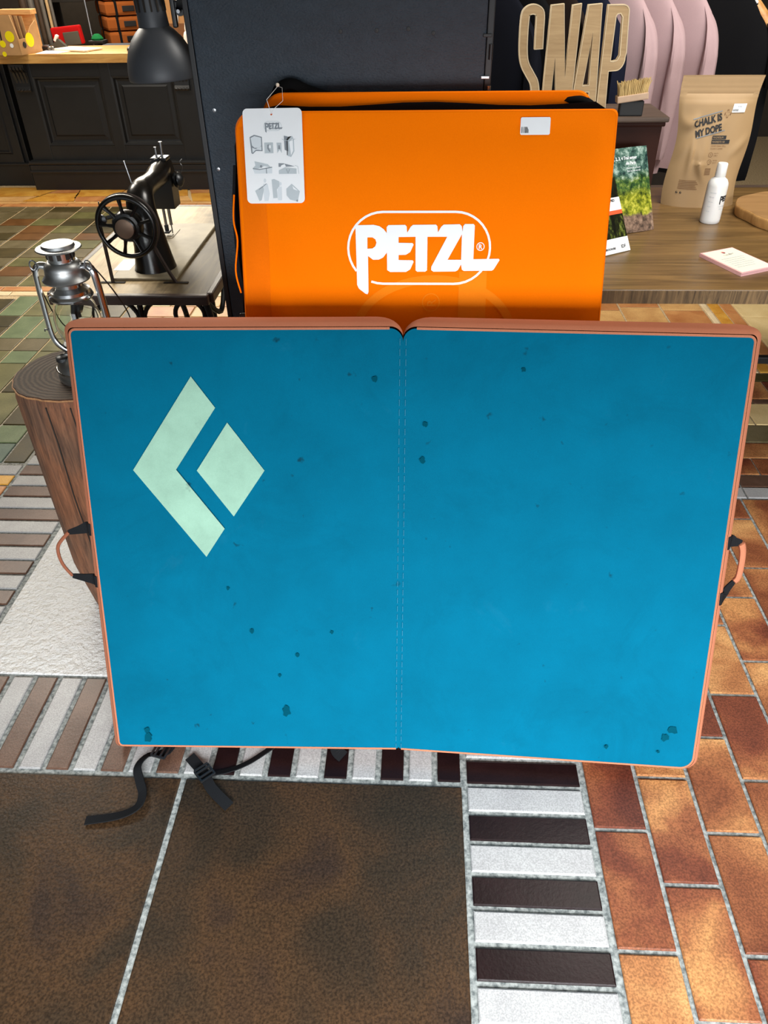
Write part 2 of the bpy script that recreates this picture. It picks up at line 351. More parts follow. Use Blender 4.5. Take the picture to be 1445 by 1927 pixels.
def thing(name, label, cat, loc=(0, 0, 0), group=None):
    o = bpy.data.objects.new(name, None); COL.objects.link(o); o.location = loc; o.empty_display_size = 0.05
    ORG[o.name] = Vector(loc); return tag(o, label, cat, group)
def dup(root, label=None, group=None, loc=None, rot=None):
    r = root.copy(); COL.objects.link(r); ORG[r.name] = Vector(loc if loc is not None else r.location)
    if loc is not None: r.location = loc
    if rot is not None: r.rotation_euler = rot
    if label: r['label'] = label
    if group: r['group'] = group
    for ch in list(root.children):
        c = ch.copy(); COL.objects.link(c); c.parent = r
        for g in list(ch.children):
            d = g.copy(); COL.objects.link(d); d.parent = c
    return r
def recolour(root, names, mat):
    for ch in root.children:
        if ch.name.split('.')[0] in names: ch.data = ch.data.copy(); ch.data.materials[0] = mat
class Fr:
    """a flat frame: u right, v up, w toward the viewer"""
    def __init__(s, O, ex, ey): s.O = Vector(O); s.ex = Vector(ex).normalized(); s.ey = (Vector(ey) - s.ex * Vector(ey).dot(s.ex)).normalized(); s.n = s.ex.cross(s.ey)
    def __call__(s, u, v, w=0.0): return s.O + s.ex * u + s.ey * v + s.n * w
    def at(s, w): return lambda u, v: s(u, v, w)
def arc(cx, cy, rx, ry, a0, a1, n=12): return [(cx + rx * math.cos(math.radians(a0 + (a1 - a0) * i / n)), cy + ry * math.sin(math.radians(a0 + (a1 - a0) * i / n))) for i in range(n + 1)]
def rrect(x0, y0, x1, y1, r, n=6):
    rr = r if isinstance(r, (list, tuple)) else [r] * 4   # bl br tr tl
    return arc(x0 + rr[0], y0 + rr[0], rr[0], rr[0], 180, 270, n) + arc(x1 - rr[1], y0 + rr[1], rr[1], rr[1], 270, 360, n) + arc(x1 - rr[2], y1 - rr[2], rr[2], rr[2], 0, 90, n) + arc(x0 + rr[3], y1 - rr[3], rr[3], rr[3], 90, 180, n)
def circ(cx, cy, r, n=24, ry=None): return arc(cx, cy, r, ry or r, 0, 360 - 360 / n, n - 1)
def stroke(pts, w, closed=False):
    """outline polygon of a thick polyline"""
    P = [Vector((a, b)) for a, b in pts]; n = len(P); L = []; R = []
    for i in range(n):
        a = P[max(i - 1, 0)]; b = P[min(i + 1, n - 1)]; d = (b - a).normalized(); nn = Vector((-d.y, d.x))
        L.append(P[i] + nn * w / 2); R.append(P[i] - nn * w / 2)
    return [tuple(p) for p in L + R[::-1]]
def smooth_path(pts, k=4):
    P = [Vector(p) for p in pts]; out = []
    for i in range(len(P) - 1):
        p0 = P[max(i - 1, 0)]; p1 = P[i]; p2 = P[i + 1]; p3 = P[min(i + 2, len(P) - 1)]
        for j in range(k):
            t = j / k; out.append(0.5 * ((2 * p1) + (p2 - p0) * t + (2 * p0 - 5 * p1 + 4 * p2 - p3) * t * t + (3 * p1 - p0 - 3 * p2 + p3) * t ** 3))
    return out + [P[-1]]

# ------------------------------------------------------------------ the setting
def struct(name, g, mat, label=None, parent=None):
    o = g.obj(name, mat, parent); o['kind'] = 'structure'
    if label: o['label'] = label
    return o
floor = struct('floor', G().box((-0.5, 2.9, -0.03), (8.2, 10.6, 0.06)), M['grout'], 'tiled shop floor with striped borders, terracotta bricks and olive tiles')
struct('wall_back', G().box((-0.5, 8.25, 1.6), (8.2, 0.1, 3.2)), M['wall'], 'dim back wall of the shop')
struct('wall_left', G().box((-4.65, 2.9, 1.6), (0.1, 10.6, 3.2)), M['wall'], 'left wall of the shop')
struct('wall_right', G().box((3.65, 2.9, 1.6), (0.1, 10.6, 3.2)), M['wall'], 'right wall of the shop')
struct('ceiling', G().box((-0.5, 2.9, 3.25), (8.2, 10.6, 0.1)), M['ceiling'], 'plain shop ceiling')

TM = {}
def tile(name, mat, x0, y0, x1, y1, h=0.005, b=0.0025):
    """one tile standing proud of the grout, its own object under the floor; alike ones share a mesh"""
    key = (mat, round(x1 - x0, 3), round(y1 - y0, 3), h)
    if key not in TM:
        hx, hy = (x1 - x0) / 2, (y1 - y0) / 2
        top = [(-hx + b, -hy + b, h), (hx - b, -hy + b, h), (hx - b, hy - b, h), (-hx + b, hy - b, h)]
        bot = [(-hx, -hy, 0), (hx, -hy, 0), (hx, hy, 0), (-hx, hy, 0)]
        mid = [(-hx, -hy, h - b * 0.6), (hx, -hy, h - b * 0.6), (hx, hy, h - b * 0.6), (-hx, hy, h - b * 0.6)]
        me = new_mesh(name, bot + mid + top, [(0, 1, 5, 4), (1, 2, 6, 5), (2, 3, 7, 6), (3, 0, 4, 7), (4, 5, 9, 8), (5, 6, 10, 9), (6, 7, 11, 10), (7, 4, 8, 11), (8, 9, 10, 11)])
        me.materials.append(M[mat]); TM[key] = me
    o = bpy.data.objects.new(name, TM[key]); COL.objects.link(o); o.parent = floor
    o.location = ((x0 + x1) / 2, (y0 + y1) / 2, random.uniform(-0.0006, 0.0004))
    return o
rnd = random.Random(3)
# big square tiles, near left
tile('floor_tile', 't_big', -0.527, 0.343, 0.114, 0.984); tile('floor_tile', 't_big', -1.182, 0.343, -0.541, 0.984)
tile('floor_tile', 't_snow', -1.196, 1.283, -0.56, 1.932); tile('floor_tile', 't_snow', -0.546, 1.283, 0.114, 1.932)
# striped band running across, under the pad
for k in range(25):
    warm = k >= 10
    tile('border_strip', ('t_brown' if warm else 't_dark') if k % 2 == 0 else 't_white', 0.0597 - 0.0664 * k, 0.999, 0.1122 - 0.0664 * k, 1.272)
# striped column running away, right of the big tiles
for k in range(-13, 9):
    y1 = 1.054 - 0.0690 * k
    tile('border_strip', 't_dark' if k % 2 == 0 else 't_white', 0.128, y1 - 0.0575, 0.386, y1)
# striped column at the left edge
for k in range(-3, 16):
    y1 = 2.347 - 0.0678 * k
    tile('border_strip', 't_white' if k % 2 == 0 else 't_brown', -1.476, y1 - 0.0585, -1.214, y1)
for k in range(5):
    y1 = 2.279 - 0.0678 * k
    tile('border_strip', ['t_white', 't_gold', 't_peach', 't_white', 't_brown'][k], -1.75, y1 - 0.0575, -1.489, y1)
# terracotta bricks on the right, laid in columns, each shifted by half a brick
for c in range(13):
    x0 = 0.397 + 0.1212 * c
    off = 0.893 if c % 2 == 0 else 1.0255
    for r in range(-3, 6):
        y0 = off + 0.2485 * r
        if y0 < 0.3 or y0 > 2.1: continue
        y1 = min(y0 + 0.2485, 2.133)
        if y1 - y0 < 0.04: continue
        tile('brick', rnd.choice(['t_brick', 't_brick', 't_brick2']), x0 + 0.005, y0 + 0.005, x0 + 0.1212 - 0.005, y1 - 0.005)
# plain tiles in the part hidden behind the pads
for c in range(5):
    for r in range(4): tile('floor_tile', rnd.choice(['t_olive', 't_stone', 't_moss']), -1.20 + .262 * c, 1.945 + .275 * r, -.948 + .262 * c, 2.21 + .275 * r)
# rows beyond them
def row(mat, y0, y1, x0, x1, ln, name='brick', shift=0.0, gap=0.006):
    x = x0 + shift - (ln if shift > 0 else 0)
    while x < x1:
        a, b = max(x, x0), min(x + ln, x1)
        if b - a > 0.03: tile(name, rnd.choice(mat) if isinstance(mat, list) else mat, a + gap / 2, y0, b - gap / 2, y1)
        x += ln
row('t_white', 2.140, 2.200, 0.9, 1.9, 0.25, 'border_strip')
row('t_brown', 2.208, 2.276, 0.9, 1.9, 0.25, 'border_strip')
row(['t_brick', 't_brick2'], 2.286, 2.386, 0.75, 2.0, 0.25, 'brick', 0.245)
row(['t_brick', 't_brick2'], 2.396, 2.498, 0.75, 2.0, 0.25, 'brick', 0.12)
row('t_stone', 2.508, 2.632, 0.75, 2.0, 0.5, 'floor_tile')
row('t_cream', 2.640, 2.808, 0.6, 2.1, 0.75, 'floor_tile')
row('t_brown', 2.814, 2.846, 0.9, 2.1, 0.25, 'border_strip')
row(['t_brick', 't_brick2'], 2.856, 3.008, 0.9, 2.1, 0.25, 'brick', 0.1)
row('t_moss', 3.016, 3.085, 0.9, 2.1, 0.25, 'border_strip')
# far right, seen under the wooden table
for c in range(4):
    x0 = 0.625 + 0.216 * c
    for r in range(5): 
        y0 = 3.10 + 0.215 * r + (0.06 if c % 2 else 0.105)
        tile('floor_tile', rnd.choice(['t_peach', 't_peach', 't_tan']), x0 + 0.006, y0 + 0.006, x0 + 0.21, y0 + 0.209)
for y0 in (3.1, 3.44, 3.78, 4.12):
    tile('border_strip', 't_sand', 1.493, y0, 1.520, y0 + 0.334); tile('border_strip', 't_gold', 1.530, y0, 1.586, y0 + 0.334); tile('border_strip', 't_peach', 1.594, y0, 1.652, y0 + 0.334)
for r, y0 in enumerate((3.10, 3.285, 3.725, 4.165)):
    y1 = (3.28, 3.72, 4.16, 4.6)[r]
    for x0 in (1.66, 2.1): tile('floor_tile', 't_cream', x0, y0, x0 + 0.434, y1)
# olive and sage tiles, left
olive = ['t_olive', 't_olive', 't_sage', 't_stone', 't_moss', 't_olive']
known = {0: [(2.301, 2.562, 't_moss'), (2.571, 2.84, 't_stone')],
         1: [(2.301, 2.43, 't_teal'), (2.438, 2.569, 't_sage'), (2.578, 2.846, 't_moss'), (2.855, 3.12, 't_olive')],
         2: [(2.301, 2.569, 't_sage'), (2.578, 2.846, 't_olive'), (2.855, 2.989, 't_moss'), (2.998, 3.262, 't_olive')],
         3: [(2.578, 2.85, 't_stone'), (2.858, 3.130, 't_olive'), (3.138, 3.266, 't_sage'), (3.275, 3.408, 't_stone'), (3.417, 3.69, 't_sage')],
         4: [(3.1, 3.266, 't_olive'), (3.275, 3.408, 't_stone'), (3.417, 3.69, 't_sage'), (3.70, 3.97, 't_olive')],
         5: [(3.275, 3.408, 't_moss'), (3.417, 3.55, 't_moss'), (3.559, 3.69, 't_moss'), (3.70, 3.97, 't_sage')]}
cols = [-1.487, -1.577, -1.709, -1.843, -1.981, -2.117, -2.252, -2.387, -2.522]
for c in range(8):
    x1, x0 = cols[c] - 0.005, cols[c + 1] + 0.005
    y = 2.301 if c < 3 else 2.578 if c == 3 else 3.1
    for a, b, m in known.get(c, []):
        tile('floor_tile', m, x0, a, x1, b); y = b + 0.009
    while y < 3.96:
        ln = rnd.choice([0.27, 0.27, 0.132]); b = min(y + ln, 3.974)
        if b - y > 0.05: tile('floor_tile', rnd.choice(olive), x0, y, x1, b)
        y = b + 0.009
for r in range(6):
    row(['t_tan', 't_tan', 't_cream', 't_peach'], 3.14 + 0.139 * r, 3.14 + 0.139 * r + 0.131, -1.48, -0.5, 0.27, 'floor_tile', 0.13 * (r % 2), 0.009)
row('t_sand', 3.985, 4.040, -2.62, -0.7, 0.44, 'border_strip', 0.3); row('t_peach', 4.056, 4.116, -2.7, -0.7, 0.44, 'border_strip', 0.3)
ys = [4.13, 4.29, 4.46, 4.624, 4.798, 4.972, 5.125, 5.297, 5.462, 5.634, 5.771]
for c in range(11):
    x0 = -3.211 + 0.2185 * c
    for r in range(10):
        if x0 + 0.2185 < -0.62 * ys[r] - 0.15: continue
        m = 't_rust' if (c, r) in ((2, 6), (2, 5), (4, 5), (5, 3), (1, 7), (3, 1)) else rnd.choice(['t_stone', 't_stone', 't_stone', 't_olive', 't_moss'])
        tile('floor_tile', m, x0 + 0.006, ys[r] + 0.006, x0 + 0.2125, ys[r + 1] - 0.006)
row('t_peach', 5.785, 5.852, -3.4, -0.9, 0.5, 'border_strip', 0.2); row('t_tan', 5.862, 5.91, -3.4, -0.9, 0.5, 'border_strip', 0.35)
# slanted ochre pieces in the strip before the counter
x = -3.62; i = 0
while x < -1.0:
    ln = [0.30, 0.22, 0.42, 0.26, 0.36][i % 5]; sl = [0.16, -0.14, 0.2, -0.1, 0.05][i % 5]; sl2 = [0.16, -0.14, 0.2, -0.1, 0.05][(i + 1) % 5]
    P = [(x, 5.92), (x + ln, 5.92), (x + ln + sl2, 6.34), (x + sl, 6.34)]
    cx = sum(p[0] for p in P) / 4; P = [(cx + (a - cx) * 0.965, 6.13 + (b - 6.13) * 0.975) for a, b in P]
    mx = (P[0][0] + P[3][0]) / 2; nx = (P[1][0] + P[2][0]) / 2; ym = 6.12 + 0.05 * (-1) ** i
    A = [P[0], P[1], (nx, ym), (mx, ym - 0.03)]; B = [(mx, ym - 0.018), (nx, ym + 0.012), P[2], P[3]]
    for q, Q in enumerate((A, B)):
        ox, oy = sum(p[0] for p in Q) / 4, sum(p[1] for p in Q) / 4
        g = G().prism([(a - ox, b - oy) for a, b in Q], 0, 0.005, lambda a, b, d: (a, b, d))
        o = g.obj('floor_tile', M[['t_gold', 't_tan', 't_gold', 't_peach'][(i + q) % 4]], floor); o.location = (ox, oy, 0)
    x += ln; i += 1

# ------------------------------------------------------------------ the blue crash pad
BMp, TMp = Vector((-.033, 1.056, .04)), Vector((-.031, 1.36, .957))
FL = Fr(BMp, (.665, .014, 0), TMp - BMp); FR = Fr(BMp, (.671, -.030, 0), TMp - BMp)
pad = thing('crash_pad', 'large unfolded teal blue crash pad with rust edging, in front of the orange pad', 'crash pad', (0, 1.16, 0))
PT = 0.118; PH = 0.972
def pad_half(fr0, sgn, w_bot, w_top, rc):
    sh = (TMp - BMp).dot(fr0.ex)
    fr = lambda u, v, d=0.0: fr0(u + sh * v / PH * (1 - min(1.0, abs(u) / w_bot)), v, d)
    """foam half: hinge side at u=0, outer side at sgn*w; front outline grown and rounded towards the back"""
    steps = 14; nseg = 8; g = G(); rings = []
    def outline(off, offh, r, bot, tp):
        pts = []
        wb, wt = w_bot + off, w_top + off
        cs = [(offh, -off * 0.7, 0.006 + bot, 180), (None, -off * 0.7, rc + bot, 270), (None, PH + off * tp, r, 0), (offh, PH + off * tp, 0.02 + r * 0.5, 90)]
        for i, (u, v, rr, a0) in enumerate(cs):
            uu = u if u is not None else (wb if i == 1 else wt)
            sx = 1 if i in (0, 3) else -1; sy = 1 if i in (0, 1) else -1
            for k in range(nseg + 1):
                a = math.radians(a0 + 90 * k / nseg)
                pts.append((uu + sx * rr + rr * math.cos(a), v + sy * rr + rr * math.sin(a)))
        return pts
    for k in range(steps + 1):
        t = k / steps
        off = 0.019 * (math.sin(PI * t) ** 0.5 if 0 < t < 1 else 0)
        rings.append([(u * sgn, v, -PT * t) for u, v in outline(off, -0.001 + 0.030 * t ** 1.6, 0.012 + 0.055 * t ** 1.3, 0.03 * t, 0.7)])
    vs = [fr(u, v, d) for ring in rings for u, v, d in ring]; n = len(rings[0]); fs = []
    for k in range(steps):
        for i in range(n): fs.append((k * n + i, k * n + (i + 1) % n, (k + 1) * n + (i + 1) % n, (k + 1) * n + i))
    fs.append(tuple(range(steps * n, steps * n + n)))
    g.add(vs, fs); c = g.obj('side_cover', M['rust'], pad, smooth=True)
    # piped edge and blue top sheet
    ring = outline(-0.0035, 0.0, 0.012, 0, 1.0)
    f = G(); cols, rows = 16, 22
    pts = [(u * sgn, v) for u, v in ring]
    def puff(u, v):
        a = abs(u) / w_bot; b = v / PH
        e = max(0.0, min(a, 1 - a, b, 1 - b)) 
        return 0.0035 * min(1, e * 9) + 0.0018 * math.sin(u * 11 + v * 5) * min(1, e * 6)
    bm = bmesh.new(); bv = [bm.verts.new((u, v, 0)) for u, v in pts]
    face = bm.faces.new(bv)
    for q in range(1, 14): bmesh.ops.bisect_plane(bm, geom=bm.verts[:] + bm.edges[:] + bm.faces[:], plane_co=(sgn * w_bot * q / 14, 0, 0), plane_no=(1, 0, 0))
    for q in range(1, 20): bmesh.ops.bisect_plane(bm, geom=bm.verts[:] + bm.edges[:] + bm.faces[:], plane_co=(0, PH * q / 20, 0), plane_no=(0, 1, 0))
    bm.verts.index_update()
    f.add([fr(q.co.x, q.co.y, 0.0006 + puff(q.co.x, q.co.y)) for q in bm.verts], [[q.index for q in p.verts] for p in bm.faces]); bm.free()
    f.obj('top_sheet', M['blue'], pad, smooth=True)
    p = G().tube([fr(u * sgn, v, 0.0) for u, v in ring[8:-8]], 0.0026, 6); p.obj('piping', M['rust'], pad, smooth=True)
    return puff
puffL = pad_half(FL, -1, 0.668, 0.650, 0.010); puffR = pad_half(FR, 1, 0.675, 0.652, 0.028)
for u0 in (-0.006, 0.006):
    fr = FL if u0 < 0 else FR
    g = G()
    for i in range(48):
        v = 0.012 + i * 0.0198; g.box(fr(u0 + (TMp - BMp).dot(fr.ex) * v / PH, v, 0.0032), (0.0009, 0.0007, 0.013), rot=Matrix.Rotation(-0.32, 3, 'X'))
    g.obj('seam_stitching', M['thread'], pad)
def padprint(name, polys, fr, mat, w=0.0066):
    g = G().flat(polys, fr.at(w)); o = g.obj(name, mat, pad); return o
CHEV = [(-0.4124, 0.8771), (-0.3687, 0.8143), (-0.4604, 0.6853), (-0.369, 0.5555), (-0.4133, 0.491), (-0.5501, 0.6842)]
DIA = [(-0.3467, 0.7842), (-0.2767, 0.6836), (-0.3476, 0.5832), (-0.4173, 0.6833)]
tag(padprint('logo_print', [CHEV], FL, M['mint']), 'pale mint chevron of the printed diamond emblem'); tag(padprint('logo_print', [DIA], FL, M['mint']), 'pale mint diamond of the printed emblem')
M['stain'] = plain('dark_stain', (0, 60, 76), 0.9, bump=0, **{'Specular IOR Level': 0.03})
def blot(cx, cy, r, fr, rr, n=11): return padprint('stain', [[(cx + r * rr.uniform(.5, 1.1) * math.cos(2 * PI * i / n), cy + r * rr.uniform(.6, 1.3) * math.sin(2 * PI * i / n)) for i in range(n)]], fr, M['stain'], 0.0063)
r_ = random.Random(5)
for cx, cy, r in ((-.0478, .8707, .006), (-.3725, .4166, .004), (-.3265, .3128, .006), (-.259, .1063, .013), (-.148, .3116, .005), (-.5911, .029, .012), (-.5911, .05, .008), (-.2278, .2532, .005), (-.27, .20, .004)): blot(cx, cy, r, FL, r_)
for cx, cy, r in ((.4744, .05, .006), (.6146, .1066, .012), (.60, .085, .010), (.59, .045, .004), (.037, .7825, .006), (.0341, .7072, .007), (.2242, .8959, .005)): blot(cx, cy, r, FR, r_)
# carrying handles on both sides
def handle(fr, sgn, attach, loop, wid_in, wid_out, grip, gr):
    q = G(); pts = smooth_path([fr(u, v, -0.028) for u, v in loop], 5)
    q.tube(pts, [gr if 0 < i < len(pts) - 1 else (0.004, 0.003) for i in range(len(pts))], 10)
    h = tag(q.obj('carry_handle', M[grip], pad, smooth=True), 'rust brown carrying loop with black webbing ends')
    for a, b in zip(attach, (loop[0], loop[-1])):
        u, v = a; mid = ((u + b[0]) / 2, v * .55 + b[1] * .45)
        pts = [fr(u - sgn * 0.012, v, -0.004), fr(u, v, -0.005), fr(u + sgn * 0.008, v, -0.018), fr(mid[0], mid[1], -0.022), fr(b[0], b[1], -0.028)]
        G().ribbon(smooth_path(pts, 4), [fr.ey * 1.0 + fr.n * 0.05] * 17, [wid_in if i < 9 else wid_in + (wid_out - wid_in) * (i - 8) / 8 for i in range(17)], 0.003).obj('webbing_end', M['webbing'], h)
handle(FL, -1, [(-0.666, 0.548), (-0.668, 0.426)], [(-0.722, 0.5333), (-0.748, 0.505), (-0.752, 0.482), (-0.745, 0.455), (-0.728, 0.4296)], 0.027, 0.010, 'grip_brown', (0.0042, 0.0032))
handle(FR, 1, [(0.668, 0.553), (0.672, 0.427)], [(0.7014, 0.547), (0.707, 0.53), (0.709, 0.50), (0.7075, 0.47), (0.700, 0.4588)], 0.029, 0.012, 'rust', (0.0095, 0.006))
# closure straps lying on the floor under the lower edge
def strap(path, w, up, h0=0.012):
    n = len(path); pts = [(x, y, z) for x, y, z in path]; P = smooth_path(pts, 5)
    wd = []
    for i, p in enumerate(P):
        d = (P[min(i + 1, len(P) - 1)] - P[max(i - 1, 0)]).normalized(); k = Vector((-d.y, d.x, 0)).normalized(); a = math.radians(up(i / (len(P) - 1)))
        wd.append(k * math.cos(a) + Vector((0, 0, 1)) * math.sin(a))
    return G().ribbon(P, wd, w, 0.0022).obj('closure_strap', M['webbing'], pad)
s1 = strap([(-.575, 1.10, .03), (-.587, 1.047, .018), (-.631, 1.036, .016), (-.647, 1.004, .0165), (-.632, .969, .015), (-.615, .936, .0145), (-.617, .903, .014), (-.654, .882, .011), (-.725, .869, .0085)], 0.023, lambda t: 8 if t < .2 else 30 - 50 * max(0, t - .6))
s2 = strap([(-.30, 1.09, .03), (-.341, 1.063, .018), (-.387, 1.027, .0125), (-.433, 1.004, .0105), (-.478, .993, .0105)], 0.017, lambda t: 22)
s3 = strap([(-.532, 1.038, .012), (-.487, .993, .0135), (-.46, .955, .012), (-.411, .914, .009)], 0.025, lambda t: 6)
s4 = strap([(-.185, 1.10, .025), (-.182, 1.068, .014), (-.165, 1.052, .009)], 0.03, lambda t: 12)
def buckle(c, rz, parent):
    g = G(); R = Matrix.Rotation(rz, 3, 'Z'); f = lambda x, y, z: R @ Vector((x, y, z)) + Vector(c)
    for x in (-0.017, 0.017): g.box(f(x, 0, 0), (0.005, 0.036, 0.006), 0.0015, rz)
    for y in (-0.017, -0.005, 0.008, 0.017): g.box(f(0, y, 0.001 + 0.002 * (y > 0)), (0.036, 0.005, 0.005), 0.0015, rz)
    return g.obj('buckle', M['plastic'], parent)
buckle((-.600, 1.043, .024), 1.35, s1); buckle((-.483, .990, .0205), .75, s3)

# ------------------------------------------------------------------ the orange folded crash pad behind it
OF = Fr((0, 1.2196, .06), (1, 0, 0), (0, .3315, .9435))
op = thing('folded_crash_pad', 'bright orange folded crash pad with white lettering, standing behind the blue pad', 'crash pad', (0, 1.33, 0))
def cushion(name, x0, x1, v1, d0, d1, rtl, rtr, mat, bulge=0.008, steps=10):
    g = G(); rings = []
    for k in range(steps + 1):
        t = k / steps; o = bulge * (math.sin(PI * t) ** 0.6 if 0 < t < 1 else 0)
        rings.append([(u, v, -(d0 + (d1 - d0) * t)) for u, v in rrect(x0 - o, -o * 0.1, x1 + o, v1 + o, [0.015, 0.015, rtr, rtl], 8)])
    n = len(rings[0]); vs = [OF(*p) for r in rings for p in r]; fs = [(k * n + i, k * n + (i + 1) % n, (k + 1) * n + (i + 1) % n, (k + 1) * n + i) for k in range(steps) for i in range(n)]
    fs += [tuple(range(n - 1, -1, -1)), tuple(range(steps * n, steps * n + n))]
    return g.add(vs, fs).obj(name, mat, op, smooth=True)
# front panel as a softly buckled sheet
def sheet(u, v):
    e = min(1, max(0, (u + .375) / .05)) * min(1, max(0, (.378 - u) / .03)) * min(1, max(0, (1.296 - v) / .03))
    left = math.exp(-((u + .33) / .05) ** 2)
    return 0.006 * e + left * e * (0.0035 * math.sin(v * 38 + u * 30) + 0.003 * math.sin(v * 17 - 40 * u)) + 0.0012 * math.sin(9 * u + 4 * v) * e
bm = bmesh.new(); bm.faces.new([bm.verts.new((u, v, 0)) for u, v in rrect(-0.372, 0.003, 0.378, 1.299, [0.01, 0.01, 0.010, 0.034], 8)])
for q in range(1, 40): bmesh.ops.bisect_plane(bm, geom=bm.verts[:] + bm.edges[:] + bm.faces[:], plane_co=(-.375 + .755 * q / 40, 0, 0), plane_no=(1, 0, 0))
for q in range(30, 64): bmesh.ops.bisect_plane(bm, geom=bm.verts[:] + bm.edges[:] + bm.faces[:], plane_co=(0, 1.3 * q / 64, 0), plane_no=(0, 1, 0))
bm.verts.index_update(); g = G().add([OF(q.co.x, q.co.y, 0.001 + sheet(q.co.x, q.co.y)) for q in bm.verts], [[q.index for q in p.verts] for p in bm.faces]); bm.free()
g.obj('front_panel', M['orange'], op, smooth=True)
nu, nv = 10, 60; vs = [OF(-.368 + (.051 + .006 * j / nv * 0) * i / nu, .62 + .655 * j / nv, .0016 + sheet(-.368 + .051 * i / nu, .62 + .655 * j / nv)) for j in range(nv + 1) for i in range(nu + 1)]
tag(G().add(vs, [(j * (nu + 1) + i, j * (nu + 1) + i + 1, (j + 1) * (nu + 1) + i + 1, (j + 1) * (nu + 1) + i) for j in range(nv) for i in range(nu)]).obj('hem_band', M['orange_double'], op, smooth=True), 'darker doubled fabric along the left edge')
cushion('front_cushion', -0.374, 0.380, 1.300, 0.0, 0.082, 0.036, 0.012, M['orange'])
cushion('rear_cushion', -0.335, 0.345, 1.352, 0.094, 0.172, 0.045, 0.03, M['orange'])
# zip tape between the two halves
zt = [OF(u, v, -0.088) for u, v in [(-.385, .35)] + [(-.385, 1.25), (-.375, 1.285), (-.355, 1.305)] + [(-.30 + .65 * i / 10, 1.3165 - 0.004 * math.sin(i)) for i in range(11)] + [(.372, 1.305), (.386, 1.28)]]
G().ribbon(zt, OF.n, 0.030, 0.022).obj('zip_tape', M['black_mesh'], op)
G().tube([OF(u, v, -0.184) for u, v in [(-.34, .2), (-.345, 1.25), (-.335, 1.31), (-.30, 1.357), (-.1, 1.362), (.2, 1.360), (.30, 1.352)]], 0.012, 10).obj('rear_piping', M['black_mesh'], op, smooth=True)
# shoulder strap and handle lumps at the top, webbing down the left side
g = G(); P = smooth_path([OF(.235, 1.325, -.115), OF(.27, 1.334, -.11), OF(.305, 1.337, -.105), OF(.335, 1.330, -.10), OF(.362, 1.308, -.095), OF(.376, 1.28, -.09)], 4)
g.tube(P, [(0.008 + .006 * math.sin(PI * i / (len(P) - 1)), 0.013) for i in range(len(P))], 12); g.obj('shoulder_strap', M['black_mesh'], op, smooth=True)
g = G(); P = smooth_path([OF(-.315, 1.345, -.15), OF(-.31, 1.372, -.155), OF(-.285, 1.383, -.16), OF(-.25, 1.37, -.165), (OF(-.2, 1.357, -.17))], 4)
g.tube(P, [(0.010, 0.022)] * len(P), 10); tag(g.obj('haul_loop', M['black_mesh'], op, smooth=True), 'black webbing loop at the upper left corner')
g = G().ribbon(smooth_path([OF(-.392, 1.21, -.06), OF(-.398, 1.12, -.055), OF(-.394, 1.02, -.05), OF(-.385, .95, -.05), OF(-.372, .86, -.05)], 5), OF.n, 0.028, 0.006)
st = g.obj('side_strap', M['webbing'], op)
G().box(OF(-.378, .905, -.03), (0.03, 0.03, 0.014), 0.003, rot=Matrix.Rotation(-0.34, 3, 'X')).obj('ladder_buckle', M['plastic'], st)
g = G().ribbon(smooth_path([OF(-.388, 1.15, -.01), OF(-.391, 1.10, -.006), OF(-.386, 1.06, -.01), OF(-.392, 1.0, -.004), OF(-.385, .955, -.012)], 5), OF.n, 0.003, 0.003)
tag(g.obj('binding', M['orange'], op), 'thin orange binding along the left edge')
def oprint(name, polys, mat, w=0.0085, parent=op): return G().flat(polys, lambda u, v: OF(u, v, w + 0.0012 * math.sin(9 * u + 4 * v))).obj(name, mat, parent)
LP = [(-0.1348, 1.0859), (-0.1308, 1.09), (-0.0971, 1.0907), (-0.0854, 1.0882), (-0.0764, 1.0822), (-0.0699, 1.0744), (-0.0698, 1.0369), (-0.0776, 1.027), (-0.0868, 1.0228), (-0.0986, 1.0226), (-0.1091, 1.03), (-0.1083, 0.9579), (-0.1105, 0.9535), (-0.1147, 0.9545), (-0.1285, 0.9647), (-0.1322, 0.9723)]
LPH = [(-0.1102, 1.0664), (-0.0998, 1.0664), (-0.0938, 1.0627), (-0.0914, 1.0561), (-0.0938, 1.0492), (-0.0998, 1.0448), (-0.1103, 1.0443)]
LE = [(-0.0704, 1.0863), (-0.0668, 1.0902), (-0.0324, 1.0906), (-0.0293, 1.0877), (-0.0279, 1.0756), (-0.0208, 1.087), (-0.0162, 1.0906), (0.0307, 1.0911), (0.0338, 1.0882), (0.0352, 1.0761), (0.0418, 1.087), (0.0466, 1.0911), (0.0795, 1.0918), (0.0837, 1.0881), (0.0856, 1.0773), (0.0868, 1.0886), (0.0902, 1.0922), (0.1076, 1.0922), (0.1103, 1.0893), (0.1098, 1.024), (0.1621, 1.0248), (0.164, 1.0224), (0.1527, 1.0038), (0.1489, 1.0013), (0.0908, 1.0007), (0.0866, 1.0032), (0.0847, 1.0136), (0.0785, 1.0024), (0.0734, 0.9997), (0.0276, 0.9991), (0.0228, 1.0023), (0.0232, 1.0091), (0.0545, 1.0676), (0.0139, 1.0676), (0.0142, 1.0018), (0.0105, 0.9991), (-0.006, 0.999), (-0.0097, 1.0018), (-0.0107, 1.0676), (-0.0457, 1.0671), (-0.0456, 1.0559), (-0.0165, 1.0554), (-0.0144, 1.0522), (-0.0214, 1.0377), (-0.03, 1.0325), (-0.0454, 1.032), (-0.0453, 1.0221), (-0.016, 1.0217), (-0.0139, 1.0187), (-0.021, 1.0035), (-0.0296, 0.9985), (-0.063, 0.9984), (-0.0691, 1.0022)]
LZH = [(0.0845, 1.0724), (0.0846, 1.0228), (0.0565, 1.0227)]
